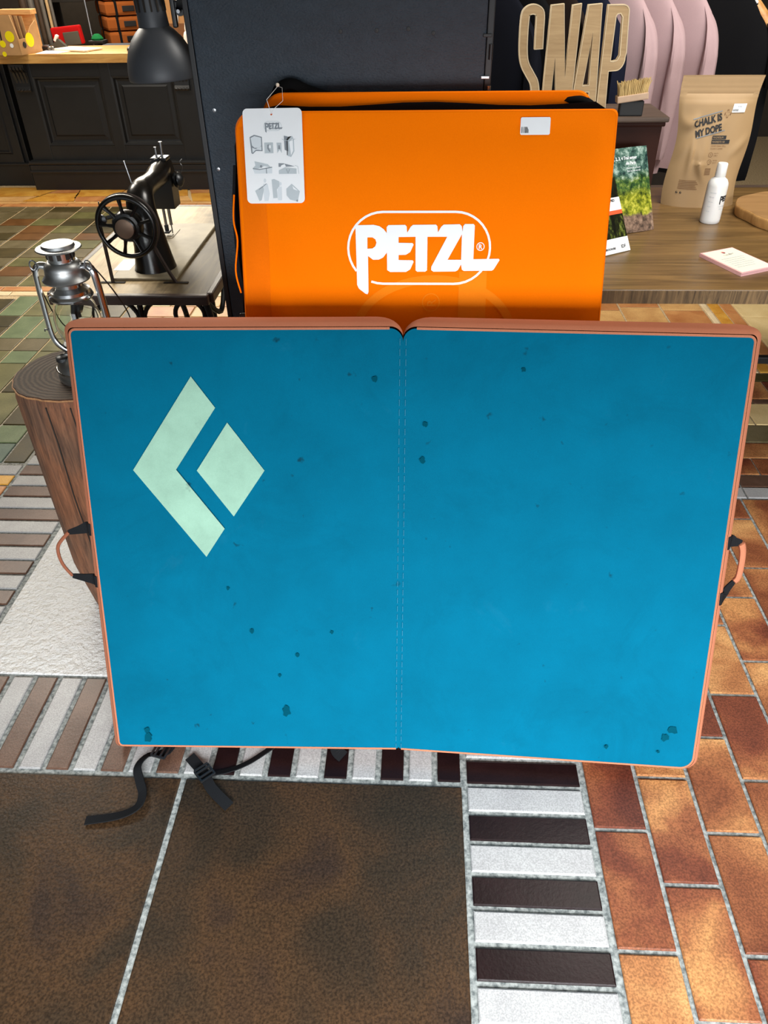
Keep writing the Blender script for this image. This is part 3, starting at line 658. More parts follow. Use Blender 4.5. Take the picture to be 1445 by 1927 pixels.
def oval(t): 
    a, b, c, r = -0.0775, 0.0705, 1.0452, 0.0725 - t
    return arc(a, c, r + .0025, r, 90, 270, 18) + arc(b, c, r + .0025, r, -90, 90, 18)
tag(oprint('lettering', [LP, LPH], M['white_print']), 'big white printed letter with a long stem'); tag(oprint('lettering', [LE, LZH], M['white_print']), 'big white printed joined letters')
# the oval outline, open where the letters cross it
ro, ri = oval(0), oval(0.0045)
n = len(ro)
def seg(i0, i1): return [ro[i % n] for i in range(i0, i1 + 1)] + [ri[i % n] for i in range(i1, i0 - 1, -1)]
oprint('logo_outline', [seg(0, 13)], M['white_print'], 0.0080); oprint('logo_outline', [seg(16, 37)], M['white_print'], 0.0080); oprint('logo_outline', [[ro[-1], ro[0], ri[0], ri[-1]]], M['white_print'], 0.0080)
oprint('registered_mark', [circ(.1235, 1.0486, .0084), circ(.1235, 1.0486, .0068)], M['white_print'])
G().text('R', .0125, lambda u, v: OF(.1192 + u, 1.0442 + v, .0088), 0.0004).obj('registered_mark', M['white_print'], op)
# tone-on-tone print showing faintly low on the panel
oprint('faint_print', [stroke(arc(.03, .872, .165, .112, 168, 12, 20), .017)], M['orange_ghost'], 0.0076)
oprint('faint_print', [[(.0815, .86), (.1395, .86), (.1387, .9995), (.1110, .9995), (.0813, .9995)]], M['orange_ghost'], 0.0073)
oprint('faint_print', [circ(.0237, .9371, .019), circ(.0237, .9371, .0168)], M['orange_ghost'], 0.0073)
G().text('R', .026, lambda u, v: OF(.0335 - v, .928 + u, .0076), 0.0003).obj('faint_print', M['orange_ghost'], op)
# price label
pl = oprint('price_label', [rrect(.1925, 1.2562, .2505, 1.2874, .003)], M['paper'], 0.0075)
G().text('420.00', .0095, lambda u, v: OF(.209 + u, 1.2755 + v, .0082), 0.0004).text('EUR', .0045, lambda u, v: OF(.2395 + u, 1.2762 + v, .0082)).text('Crash pad PETZL', .0045, lambda u, v: OF(.2222 + u, 1.2650 + v, .0082), 0, .68).obj('label_print', M['ink'], pl)
g = G(); r_ = random.Random(2); x = .1945
while x < .2195:
    b = r_.choice([.0009, .0013, .002]); g.flat([[(x, 1.2595), (x + b, 1.2595), (x + b, 1.2705), (x, 1.2705)]], OF.at(.0082)); x += b + r_.choice([.0006, .0012])
g.obj('barcode', M['ink'], pl)

# ------------------------------------------------------------------ white hang tag in front of the orange pad
HF = Fr(OF(-.2965, 1.2, .016), OF(1, .004, 0) - OF(0, 0, 0), OF(0.003, 1, 0.002) - OF(0, 0, 0))
HF = Fr(OF(-.2965, 1.2, .017), (1, 0, .008), tuple(OF.ey + OF.ex * -.012))
ht = thing('hang_tag', 'white swing tag with grey drawings, hanging at the upper left of the orange pad', 'tag', tuple(HF(0, .1, 0)))
o = rrect(-.0588, -.0685, .0592, .105, .009)
g = G().flat([o, circ(-.0015, .0945, .0021, 12)], HF.at(.0)).flat([o, circ(-.0015, .0945, .0021, 12)], HF.at(-.0008)); g.obj('card', M['paper'], ht)
G().tube([HF(-.0015, .0945, .001), HF(-.004, .105, .004), HF(-.009, .12, .001), OF(-.3075, 1.372, -.120)], .0005, 5).tube([HF(-.0015, .0945, .001), HF(.006, .104, .003), OF(-.281, 1.325, -.02), OF(-.295, 1.365, -.1), OF(-.3075, 1.372, -.120)], .0004, 5).obj('string', M['paper'], ht)
G().lathe([(0, -.004), (.003, -.003), (.004, 0), (.003, .003), (0, .004)], OF(-.3075, 1.374, -.118), 10).obj('string_knob', M['offwhite'], ht, smooth=True)
def tg(name, polys, mat, w=0.0006): return G().flat(polys, HF.at(w)).obj(name, M[mat], ht)
k = 0.118; mp = lambda P: [(u * k + .0005, (v - 1.0452) * k * 1.08 + .0733) for u, v in P]
tg('tag_logo', [mp(LP), mp(LPH)], 'grey_ink'); tg('tag_logo', [mp(LE), mp(LZH)], 'grey_ink')
ko = [(u * .118 + .0005, (v - 1.0452) * .118 + .0733) for u, v in oval(-.001)]; ki = [(u * .118 + .0005, (v - 1.0452) * .118 + .0733) for u, v in oval(.004)]; tg('tag_logo', [ko, ki], 'light_ink')
# px of the enlarged tag drawing -> tag plane
px = lambda pts: [((x - 695) / 8750, (875 - y) / 8750 + .0175) for x, y in pts]
pad1 = [(283, 555), (365, 520), (500, 555), (500, 780), (385, 775), (325, 825), (300, 810)]
tg('pictogram', [px(pad1)], 'grey_ink', .0004); tg('pictogram', [px([(300, 570), (368, 540), (482, 568), (482, 690), (440, 730), (360, 725), (318, 690)])], 'pale_ink'); tg('pictogram', [px([(318, 725), (380, 745), (482, 700), (482, 765), (385, 755), (322, 805)])], 'pale_ink')
tg('pictogram', [px([(535, 645), (690, 645), (690, 815), (535, 815)])], 'light_ink', .0004); tg('pictogram', [px([(590, 680), (620, 672), (605, 720), (640, 785), (620, 795), (585, 740)])], 'grey_ink'); tg('pictogram', [px([(620, 690), (650, 690), (645, 740), (620, 730)])], 'white_print')
tg('pictogram', [px([(752, 650), (838, 650), (838, 815), (800, 760), (760, 815)])], 'light_ink', .0004); tg('pictogram', [px([(785, 690), (805, 690), (815, 750), (775, 750)])], 'grey_ink')
tg('pictogram', [px([(885, 540), (955, 555), (955, 790), (890, 765)])], 'grey_ink', .0004); tg('pictogram', [px([(945, 600), (1030, 545), (1060, 600), (1060, 790), (1000, 880), (940, 860)])], 'light_ink', .0004); tg('pictogram', [px([(975, 640), (1040, 590), (1040, 780), (1000, 850)])], 'white_print'); tg('pictogram', [px([(960, 560), (1020, 550), (945, 620), (940, 850), (928, 850), (930, 600)])], 'ink', .0007)
tg('pictogram', [px(stroke(arc(965, 575, 125, 45, 20, 160, 14), 7))], 'light_ink', .0008)
tg('pictogram', [px([(345, 940), (580, 990), (640, 1050), (520, 1020), (400, 1060), (310, 1050), (360, 1010)])], 'light_ink', .0004); tg('pictogram', [px([(310, 1060), (430, 1070), (655, 1040), (650, 1140), (340, 1140)])], 'pale_ink'); tg('pictogram', [px(stroke([(310, 1058), (430, 1075), (655, 1040)], 14))], 'grey_ink', .0008); tg('pictogram', [px([(545, 1050), (558, 1050), (560, 1140), (545, 1140)])], 'grey_ink', .0008); tg('pictogram', [px(circ(460, 1025, 22))], 'grey_ink', .0007)
tg('pictogram', [px([(770, 975), (860, 980), (1060, 1030), (900, 1035), (770, 1035)])], 'grey_ink', .0004); tg('pictogram', [px([(820, 1010), (880, 990), (900, 1030), (800, 1050)])], 'white_print'); tg('pictogram', [px([(770, 1090), (880, 1045), (1085, 1065), (1085, 1150), (770, 1150)])], 'light_ink', .0004); tg('pictogram', [px(stroke([(905, 1072), (935, 1140), (962, 1075)], 10))], 'grey_ink', .0008); tg('pictogram', [px(stroke([(1060, 1015), (1110, 1030), (1125, 1150)], 8))], 'light_ink')
tg('pictogram', [px([(330, 1420), (470, 1340), (490, 1400), (440, 1575), (400, 1590)])], 'light_ink', .0004); tg('pictogram', [px(circ(515, 1255, 22, 14, 34))], 'pale_ink'); tg('pictogram', [px([(480, 1310), (560, 1310), (590, 1470), (560, 1590), (490, 1590), (480, 1450)])], 'pale_ink', .0004); tg('pictogram', [px(stroke([(540, 1305), (480, 1350), (400, 1400)], 10))], 'grey_ink', .0008)
tg('pictogram', [px([(635, 1240), (680, 1230), (770, 1270), (770, 1350), (720, 1400), (725, 1540), (650, 1545)])], 'light_ink', .0004); tg('pictogram', [px(circ(790, 1310, 20, 14, 30))], 'pale_ink'); tg('pictogram', [px([(745, 1360), (810, 1355), (805, 1580), (735, 1580), (720, 1470)])], 'pale_ink', .0006)
tg('pictogram', [px([(890, 1390), (990, 1310), (1130, 1435), (1085, 1605), (950, 1570), (890, 1500)])], 'light_ink', .0004); tg('pictogram', [px([(1000, 1345), (1095, 1425), (1020, 1400)])], 'white_print'); tg('pictogram', [px([(1065, 1575), (1095, 1570), (1088, 1608), (1060, 1600)])], 'grey_ink')

# ------------------------------------------------------------------ tall dark board behind the pads
bd = thing('display_board', 'tall dark navy board standing upright behind the orange pad', 'board', (-.18, 1.88, 0))
G().box((-.182, 1.885, 1.2), (.628, .036, 2.4), .003).obj('panel', M['board'], bd)
G().box((.140, 1.892, 1.2), (.014, .05, 2.4), .002).obj('edge_strip', M['board_edge'], bd)
G().box((-.503, 1.892, 1.2), (.012, .05, 2.4), .002).obj('edge_strip', M['board_edge'], bd)
G().box((-.18, 1.93, .02), (.62, .26, .04), .004).obj('foot', M['board_edge'], bd)
for x, z in ((-.177, 1.405), (-.033, 1.408), (-.479, 1.134), (-.470, 1.258), (-.10, 1.406), (.02, 1.40)):
    G().lathe([(.0045, 0), (.004, .0015), (0, .002)], (x, 1.867, z), 10, (0, -1, 0)).obj('screw', M['steel'] if x < -.4 else M['board_edge'], bd)
for z in (1.318, 1.395):
    G().box((.134, 1.864, z), (.018, .006, .006), .001).lathe([(.0045, -.014), (.0045, .014)], (.143, 1.864, z - .03), 10).obj('hinge', M['board_edge'] if z > 1.35 else M['steel'], bd)

# ------------------------------------------------------------------ tree stump and hurricane lantern
sc = Vector((-.845, 1.637, 0)); stp = thing('tree_stump', 'weathered round log stump standing upright beside the blue pad', 'stump', tuple(sc))
g = G(); nz, na = 26, 64; vs = []; fs = []
r_ = random.Random(9)
ph = [(k, r_.uniform(0, 6.28), r_.uniform(.0006, .0016)) for k in (3, 5, 8, 14, 23)]
def srad(a, z):
    r = .1475 + sum(am * math.sin(k * a + p + z * (1.2 if k > 10 else .4)) for k, p, am in ph)
    if z < .16:                                    # hewn, narrower foot on the left side
        r -= .022 * (1 - z / .16) * (0.5 + 0.5 * math.cos(a - 3.5))
    return r - (.004 if z > .715 else 0)
for j in range(nz + 1):
    z = .72 * j / nz
    for i in range(na): a = 2 * PI * i / na; r = srad(a, z); vs.append(sc + Vector((r * math.cos(a), r * math.sin(a), z)))
for j in range(nz):
    for i in range(na): fs.append((j * na + i, j * na + (i + 1) % na, (j + 1) * na + (i + 1) % na, (j + 1) * na + i))
g.add(vs, fs + [tuple(range(na - 1, -1, -1)), tuple(range(nz * na, nz * na + na))]).obj('trunk', M['trunk'], stp, smooth=True)
rim = [sc + Vector((srad(2 * PI * i / na, .715) * .998 * math.cos(2 * PI * i / na), srad(2 * PI * i / na, .715) * .998 * math.sin(2 * PI * i / na), .718)) for i in range(na)]
G().tube(rim, .0022, 6, closed=True).obj('rim', M['bark_rim'], stp, smooth=True)
G().flat([[((p - sc).x * .985, (p - sc).y * .985) for p in rim]], lambda a, b: sc + Vector((a, b, .7215))).obj('sawn_top', M['endgrain'], stp)
for a in (4.95, 4.55, 5.3):
    G().ribbon([sc + Vector((srad(a + .012 * math.sin(k * .9), .7 - .05 * k) * 1.0 * math.cos(a + .012 * math.sin(k * .9)), srad(a, .7 - .05 * k) * math.sin(a + .012 * math.sin(k * .9)), .7 - .05 * k)) for k in range(11)], (1, 0, 0), .0028, .003).obj('crack', M['dark_gap'], stp)

lc = Vector((-.797, 1.622, .722)); lan = thing('hurricane_lantern', 'silver tin hurricane lantern with glass globe on the tree stump', 'lantern', tuple(lc))
def LV(x, y, z): return lc + Vector((x, y, z))
G().lathe([(.070, 0), (.077, .004), (.078, .012), (.074, .016), (.075, .026), (.076, .030), (.072, .044), (.060, .055), (.040, .064), (.033, .067)], LV(0, 0, 0), 36).obj('fuel_tank', M['satin'], lan, smooth=True)
G().lathe([(.0765, .0265), (.079, .029), (.0765, .0315)], LV(0, 0, 0), 36).obj('tank_seam', M['chrome'], lan, smooth=True)
G().lathe([(.012, 0), (.016, .002), (.016, .010), (.012, .013)], LV(-.048, -.03, .05), 16).obj('filler_cap', M['dark_tin'], lan, smooth=True)
G().lathe([(.032, .062), (.036, .068), (.030, .078), (.024, .090), (.012, .098)], LV(0, 0, 0), 24).lathe([(.046, .082), (.049, .085), (.046, .088)], LV(0, 0, 0), 28).obj('burner', M['dark_tin'], lan, smooth=True)
G().lathe([(.036, .088), (.046, .104), (.0525, .128), (.0525, .150), (.046, .176), (.038, .196), (.0362, .196), (.0442, .176), (.0505, .150), (.0505, .128), (.044, .104), (.034, .088)], LV(0, 0, 0), 36, caps=False).obj('globe', M['glass'], lan, smooth=True)
G().lathe([(.034, .192), (.046, .194), (.0495, .199), (.047, .205), (.044, .207), (.0435, .214), (.034, .218), (.030, .222), (.030, .238)], LV(0, 0, 0), 32).obj('globe_plate', M['chrome'], lan, smooth=True)
G().lathe([(.030, .232), (.051, .2365), (.0525, .240), (.050, .2435), (.044, .250), (.0425, .262), (.0422, .268), (.036, .276), (.031, .280)], LV(0, 0, 0), 36).obj('hood', M['satin'], lan, smooth=True)
G().lathe([(.0295, .276), (.0295, .303)], LV(0, 0, 0), 28).obj('chimney', M['chrome'], lan, smooth=True)
for a in range(10): G().box(LV(.0296 * math.cos(a * .628), .0296 * math.sin(a * .628), .293), (.002, .009, .012), rz=a * .628).obj('vent_hole', M['dark_gap'], lan)
G().lathe([(.026, .302), (.046, .304), (.0495, .3065), (.048, .309), (.036, .3105), (.034, .3165), (.022, .319), (.014, .3165), (0, .3165)], LV(0, 0, 0), 36).obj('chimney_cap', M['satin'], lan, smooth=True)
for s in (-1, 1):
    P = smooth_path([LV(s * .038, 0, .266), LV(s * .056, -.002, .268), LV(s * .066, -.003, .255), LV(s * .0695, -.003, .22), LV(s * .072, -.003, .14), LV(s * .071, -.003, .10), LV(s * .062, -.003, .078), LV(s * .045, 0, .060)], 6)
    G().tube(P, [(.0085, .0062)] * len(P), 12).obj('side_tube', M['chrome'], lan, smooth=True)
    G().tube([LV(s * (.062 + .008 * math.cos(a)), -.012, .272 + .011 * math.sin(a)) for a in [k * 2 * PI / 14 for k in range(14)]], .0017, 6, closed=True).obj('bail_ear', M['steel'], lan, smooth=True)
    G().tube([LV(s * .073, -.012, .12), LV(s * .080, -.012, .122), LV(s * .082, -.01, .116)], .0017, 6).obj('catch', M['steel'], lan, smooth=True)
P = smooth_path([LV(.07, -.012, .272), LV(.078, 0, .25), LV(.094, .02, .20), LV(.104, .045, .14), LV(.09, .075, .09), (LV(.05, .095, .062)), LV(0, .10, .055), LV(-.05, .095, .062), LV(-.074, .075, .09), LV(-.078, .045, .14), LV(-.076, .02, .20), LV(-.074, 0, .25), LV(-.07, -.012, .272)], 5)
G().tube(P, .0016, 6).obj('bail_handle', M['dark_tin'], lan, smooth=True)

# ------------------------------------------------------------------ treadle table with the old sewing machine
tt = thing('treadle_table', 'old treadle sewing table with worn, glare-painted veneer top and cast iron legs', 'table', (-.85, 2.55, 0))
x0, x1, y0, y1, zt = -1.085, -.612, 2.07, 3.00, .75
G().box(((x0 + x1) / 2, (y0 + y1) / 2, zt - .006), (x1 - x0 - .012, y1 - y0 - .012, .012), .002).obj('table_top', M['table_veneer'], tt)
g = G()
for c, d in ((((x0 + x1) / 2, y0, zt - .014), (x1 - x0, .022, .030)), (((x0 + x1) / 2, y1, zt - .014), (x1 - x0, .022, .030)), ((x0, (y0 + y1) / 2, zt - .014), (.022, y1 - y0 - .022, .030)), ((x1, (y0 + y1) / 2, zt - .014), (.022, y1 - y0 - .022, .030))): G().box(c, d, .005).obj('edge_moulding', M['table_edge'], tt)
def scroll(cx, cz, r, a0, a1, y, w=.007): return G().tube([(cx + r * math.cos(math.radians(a)), y, cz + r * math.sin(math.radians(a))) for a in [a0 + (a1 - a0) * k / 18 for k in range(19)]], w, 8)
for y in (2.14, 2.92):
    G().box(((x0 + x1) / 2, y, .715), (x1 - x0 - .05, .03, .02), .003).obj('leg_rail', M['iron'], tt)
    for s in (-1, 1):
        xm = (x0 + x1) / 2
        P = smooth_path([(xm + s * .20, y, .71), (xm + s * .21, y, .62), (xm + s * .15, y, .45), (xm + s * .12, y, .30), (xm + s * .19, y, .12), (xm + s * .225, y, .012)], 6)
        l = G().tube(P, .011, 10).obj('leg', M['iron'], tt, smooth=True)
        G().box((xm + s * .225, y, .01), (.045, .05, .02), .004).obj('foot', M['iron'], l)
        scroll(xm + s * .075, .64, .068, 100, 380 if s > 0 else 440, y).obj('scroll', M['iron'], tt, smooth=True)
        scroll(xm + s * .15, .66, .045, -60, 190, y).obj('scroll', M['iron'], tt, smooth=True)
    G().tube([((x0 + x1) / 2, y, .71), ((x0 + x1) / 2, y, .2)], .009, 8).obj('leg_bar', M['iron'], tt, smooth=True)
    G().box(((x0 + x1) / 2, y, .30), (.28, .014, .02), .003).obj('leg_brace', M['iron'], tt)
for s in (-1, 1):
    P = smooth_path([((x1 - .03) if s > 0 else x0 + .03, 2.14 + .0, .70), ((x1 - .012) if s > 0 else x0 + .012, 2.22, .64), ((x1 - .012) if s > 0 else x0 + .012, 2.30, .70)], 5); G().tube(P, .008, 8).obj('bracket', M['iron'], tt, smooth=True)
G().tube([((x0 + x1) / 2 - .1, 2.14, .25), ((x0 + x1) / 2 - .1, 2.92, .25)], .009, 8).obj('cross_bar', M['iron'], tt, smooth=True)
g = G()
for k in range(7): G().box(((x0 + x1) / 2 + .03, 2.36 + k * .055, .13), (.28, .022, .012), .003).obj('treadle_slat', M['iron'], tt)
for sx in (-.10, .16): G().box(((x0 + x1) / 2 + sx, 2.525, .122), (.02, .78, .01), .002).obj('treadle_side', M['iron'], tt)

sm = thing('sewing_machine', 'black antique sewing machine with spoked handwheel on the treadle table', 'sewing machine', (-.84, 2.35, .75))
G().box((-.835, 2.46, .7545), (.20, .56, .008), .003).obj('bed', M['bed'], sm)
G().box((-.875, 2.615, .7585), (.05, .10, .003), .001).obj('needle_plate', M['bed'], sm)
G().box((-.925, 2.30, .758), (.05, .10, .0015), .0005).obj('slide_plate', M['satin'], sm)
g = G(); P = [(-.824, 2.275, .756), (-.824, 2.275, .78), (-.826, 2.277, .83), (-.832, 2.282, .88), (-.838, 2.29, .925), (-.842, 2.31, .957), (-.846, 2.35, .968), (-.85, 2.42, .966), (-.853, 2.48, .964), (-.856, 2.54, .966), (-.858, 2.60, .972)]
R = [(.066, .062), (.060, .056), (.052, .046), (.048, .042), (.044, .042), (.040, .042), (.034, .036), (.029, .031), (.029, .031), (.034, .036), (.030, .034)]
g.tube(smooth_path(P, 4), [R[min(i // 4, 10)] if i % 4 == 0 else tuple(R[i // 4][q] + (R[min(i // 4 + 1, 10)][q] - R[i // 4][q]) * (i % 4) / 4 for q in (0, 1)) for i in range(41)], 20); g.obj('arm', M['enamel'], sm, smooth=True)
G().prism([(-.037, .0), (.028, .0), (.030, .085), (.022, .135), (.0, .158), (-.025, .150), (-.040, .11)], 2.575, 2.645, lambda a, b, d: (-.855 + a, d, .852 + b)).obj('head', M['enamel'], sm)
G().lathe([(.030, 0), (.030, .006), (.022, .010)], (-.862, 2.574, .968), 20, (0, -1, 0)).obj('face_plate', M['steel'], sm, smooth=True)
wc = Vector((-.835, 2.135, .922)); rw = .0815
wh = G().tube([wc + Vector((rw * math.cos(a), 0, rw * math.sin(a))) for a in [k * 2 * PI / 48 for k in range(48)]], [(.0085, .0065)] * 48, 12, closed=True).obj('handwheel', M['enamel'], sm, smooth=True)
for k in range(9):
    a = k * 2 * PI / 9 + .25; d = Vector((math.cos(a), 0, math.sin(a)))
    G().tube([wc + d * .036, wc + d * .055, wc + d * (rw - .004)], [(.0065, .0045), (.0048, .0035), (.0068, .0045)], 8).obj('spoke', M['enamel'], wh, smooth=True)
G().lathe([(.043, -.022), (.043, -.004), (.038, .004), (.030, .006), (.0295, .014), (.027, .016)], wc, 32, (0, -1, 0)).obj('hub', M['enamel'], wh, smooth=True)
G().lathe([(.0255, .0155), (.0265, .0185), (.024, .020), (0, .0205)], wc, 32, (0, -1, 0)).obj('clamp_disc', M['brass'], wh, smooth=True)
G().lathe([(.016, 0), (.016, .07)], wc + Vector((0, .09, 0)), 16, (0, -1, 0)).obj('shaft', M['iron'], sm, smooth=True)
G().lathe([(.013, 0), (.015, .003), (.015, .010), (.010, .013)], (-.912, 2.165, .935), 16, (0, -1, 0)).tube([(-.905, 2.18, .935), (-.85, 2.24, .935)], .006, 8).tube([(-.912, 2.16, .945), (-.909, 2.16, .985)], .0018, 6).obj('bobbin_winder', M['dark_tin'], sm, smooth=True)
G().tube([(-.866, 2.33, .99), (-.876, 2.33, 1.055)], .0022, 8).obj('spool_pin', M['steel'], sm, smooth=True)
G().tube([(-.852, 2.612, 1.005), (-.850, 2.612, 1.045)], .0045, 8).tube([(-.850, 2.612, 1.045), (-.850, 2.612, 1.052)], .006, 8).obj('needle_bar_cap', M['steel'], sm, smooth=True)
G().tube([(-.870, 2.612, 1.0), (-.870, 2.612, 1.036)], .004, 8).obj('presser_screw', M['steel'], sm, smooth=True)
G().box((-.858, 2.61, 1.003), (.052, .05, .010), .003).obj('head_cover', M['enamel'], sm)
G().tube([(-.862, 2.612, .855), (-.862, 2.612, .79)], .0055, 10).tube([(-.862, 2.612, .80), (-.862, 2.612, .762)], .0022, 8).obj('needle_bar', M['steel'], sm, smooth=True)
G().tube([(-.880, 2.612, .855), (-.880, 2.612, .785)], .005, 10).obj('presser_bar', M['steel'], sm, smooth=True)
G().box((-.876, 2.602, .770), (.020, .03, .006), .002).box((-.880, 2.612, .780), (.012, .012, .02), .002).obj('presser_foot', M['dark_tin'], sm)
G().lathe([(.006, 0), (.022, .004), (.024, .010), (.014, .014), (.024, .018), (.022, .024), (.008, .034)], (-.826, 2.61, .935), 18, (1, 0, .1)).obj('tension_disc', M['dark_tin'], sm, smooth=True)
G().tube(smooth_path([(-.80, 2.612, .955), (-.79, 2.612, .975), (-.796, 2.612, .99), (-.786, 2.612, 1.0)], 4), .0015, 6).obj('check_spring', M['steel'], sm, smooth=True)
bt = thing('drive_belt', 'dark leather drive belt running from the handwheel down through the sewing table', 'belt', (-.835, 2.155, .75))
P1 = smooth_path([(-.925, 2.166, .7515), (-.922, 2.162, .82), (-.918, 2.154, .90)], 3); P2 = smooth_path([(-.732, 2.166, .7515), (-.752, 2.160, .80), (-.772, 2.154, .86)], 3)
top = [wc + Vector((.084 * math.cos(a), .019, .084 * math.sin(a))) for a in [PI * (1.04 - 1.23 * k / 24) for k in range(25)]]
G().tube(P1 + top + P2[::-1], .0055, 8).obj('belt_loop', M['belt'], bt, smooth=True)
for x in (-.925, -.732): G().box((x, 2.166, .7512), (.075, .012, .0024), .001).obj('belt_slot', M['dark_gap'], bt)

# ------------------------------------------------------------------ black desk lamp clamped to the board
dl = thing('desk_lamp', 'black bell shaped desk lamp hanging by the left edge of the dark board', 'lamp', (-.61, 2.0, 1.30))
lp = Vector((-.612, 2.0, 1.305)); ax = Vector((-.045, 0.01, 1)).normalized()
def on(h): return lp + ax * h
prof = [(.0805, 0), (.0815, .004), (.0805, .02), (.077, .04), (.070, .060), (.058, .080), (.044, .095), (.034, .103)]
G().lathe(prof + [(.032, .101)] + [(r - .002, z - .001) for r, z in prof[::-1][1:]], lp, 48, ax, caps=False).obj('shade', M['lamp'], dl, smooth=True)
nk = G().lathe([(.0335, .099), (.0345, .104), (.0335, .120), (.0310, .17), (.0300, .20), (.0285, .215), (.018, .222), (0, .223)], lp, 36, ax).obj('neck', M['lamp'], dl, smooth=True)
q = Vector((0, 0, 1)).rotation_difference(ax).to_matrix()
for k in range(14):
    a = k * 2 * PI / 14 + .12
    G().box(lp + q @ Vector((.0328 * math.cos(a), .0328 * math.sin(a), .150)), (.003, .0042, .036), rot=q @ Matrix.Rotation(a, 3, 'Z')).obj('vent_slot', M['dark_gap'], nk)
G().lathe([(0, .030), (.012, .032), (.022, .045), (.025, .058), (.020, .074), (.013, .085), (.013, .1)], lp, 20, ax).obj('bulb', M['offwhite'], dl, smooth=True)
G().box((-.566, 2.0, 1.443), (.010, .016, .075), .003).box((-.545, 2.0, 1.447), (.03, .03, .022), .004).tube([(-.548, 1.985, 1.438), (-.548, 2.015, 1.438)], .010, 14).obj('joint', M['plastic'], dl)
G().tube([(-.59, 2.0, 1.50), (-.566, 2.0, 1.478), (-.566, 2.0, 1.44)], .006, 8).obj('neck_bracket', M['plastic'], dl, smooth=True)
for dy in (-.009, .009): G().tube([(-.552, 2.0 + dy, 1.452), (-.40, 2.0 + dy, 1.392)], [(.009, .017)] * 2, 10).tube([(-.575, 2.0 + dy, 1.46), (-.60, 2.0 + dy, 1.60)], .006, 8).obj('arm', M['plastic'], dl, smooth=True)
G().tube([(-.54, 2.0, 1.438), (-.42, 2.0, 1.39)], .0035, 8).obj('spring', M['steel'], dl, smooth=True)
G().tube([(-.40, 2.0, 1.40), (-.40, 2.0, 1.33), (-.40, 1.945, 1.33)], .009, 10).box((-.40, 1.925, 1.32), (.05, .044, .07), .004).obj('clamp', M['plastic'], dl)
G().lathe([(.004, 0), (.004, .012)], (-.548, 1.984, 1.438), 8, (0, -1, 0)).obj('screw', M['steel'], dl)

# ------------------------------------------------------------------ shop counter, far left
cc = thing('counter_cabinet', 'black painted panelled shop counter with carved brackets under a pine top', 'counter', (-2.4, 6.5, 0))
def panel_front(parent, x0, x1, z0, z1, y, mat, rings):
    """rectangular field with stepped mouldings: rings of (inset, depth offset)"""
    vs = []; fs = []
    for ins, dy in rings: vs += [(x0 + ins, y + dy, z0 + ins), (x1 - ins, y + dy, z0 + ins), (x1 - ins, y + dy, z1 - ins), (x0 + ins, y + dy, z1 - ins)]
    for k in range(len(rings) - 1):
        for i in range(4): fs.append((k * 4 + i, k * 4 + (i + 1) % 4, (k + 1) * 4 + (i + 1) % 4, (k + 1) * 4 + i))
    fs.append(tuple((len(rings) - 1) * 4 + i for i in range(4)))
    return G().add(vs, fs).obj('panel', mat, parent)
YC = 6.30
G().box((-2.385, 6.57, .4425), (1.44, .46, .885), .004).obj('body', M['counter_paint'], cc)
for (a, b) in ((-3.10, -2.935), (-2.415, -2.335), (-1.865, -1.665)): G().box(((a + b) / 2, 6.325, .55), (b - a, .05, .67), .003).obj('stile', M['counter_paint'], cc)
for (a, b) in ((.215, .325), (.795, .885)): G().box((-2.385, 6.327, (a + b) / 2), (1.43, .046, b - a), .002).obj('rail', M['counter_paint'], cc)
RG = [(-.012, -.002), (0, -.014), (.012, -.012), (.022, .012), (.034, .014), (.06, .012), (.072, .004)]
panel_front(cc, -2.935, -2.415, .325, .795, 6.315, M['counter_paint'], RG); panel_front(cc, -2.335, -1.865, .325, .795, 6.315, M['counter_paint'], RG)
G().box((-2.385, 6.30, .095), (1.47, .09, .19), .004).obj('plinth', M['counter_paint'], cc)
G().box((-2.385, 6.285, .142), (1.475, .09, .016), .005).obj('plinth_moulding', M['counter_paint'], cc)
G().box((-2.385, 6.295, .205), (1.48, .085, .026), .008).obj('plinth_moulding', M['counter_paint'], cc)
for x in (-3.01, -1.80):
    c = G().prism([(0, .70), (-.028, .70), (-.034, .715), (-.026, .735), (-.020, .78), (-.034, .83), (-.062, .85), (-.066, .868), (-.058, .880), (0, .880)], x - .055, x + .055, lambda a, b, d: (d, 6.30 + a, b)).obj('bracket', M['counter_paint'], cc)
    for k in range(4):
        xx = x - .039 + k * .026
        tag(G().prism([(-.020, .745), (-.030, .790), (-.046, .83), (-.074, .85), (-.077, .866), (-.066, .876), (-.058, .87), (-.05, .84), (-.02, .78)], xx - .008, xx + .008, lambda a, b, d: (d, 6.30 + a, b)).obj('bead', M['counter_paint'], c), None)
        G().lathe([(.0085, -.009), (.0105, 0), (.0085, .009)], (xx, 6.272, .712), 10, (1, 0, 0)).obj('bead', M['counter_paint'], c, smooth=True)
ct = thing('worktop', 'pale knotty pine worktop lying on the black counter', 'worktop', (-2.4, 6.5, .886))
for k in range(4): G().box((-2.62, 6.255 + .145 * k + .0725, .9155), (2.10, .1445, .059), .003).obj('plank', M['pine'], ct)
lc2 = thing('side_cabinet', 'black cabinet with one moulded door standing left of the counter', 'cabinet', (-3.55, 6.6, 0))
G().box((-3.56, 6.70, .44), (.70, .5, .88), .004).obj('body', M['counter_paint'], lc2)
d = G().box((-3.53, 6.435, .50), (.58, .03, .66), .003).obj('door', M['counter_paint'], lc2)
o = panel_front(lc2, -3.74, -3.32, .25, .76, 6.418, M['counter_paint'], [(-.01, 0), (0, -.010), (.010, -.010), (.018, .004), (.03, .006)]); o.parent = d
G().box((-3.56, 6.44, .085), (.72, .06, .17), .004).obj('plinth', M['counter_paint'], lc2); G().box((-3.56, 6.43, .165), (.73, .06, .018), .005).obj('plinth_moulding', M['counter_paint'], lc2)
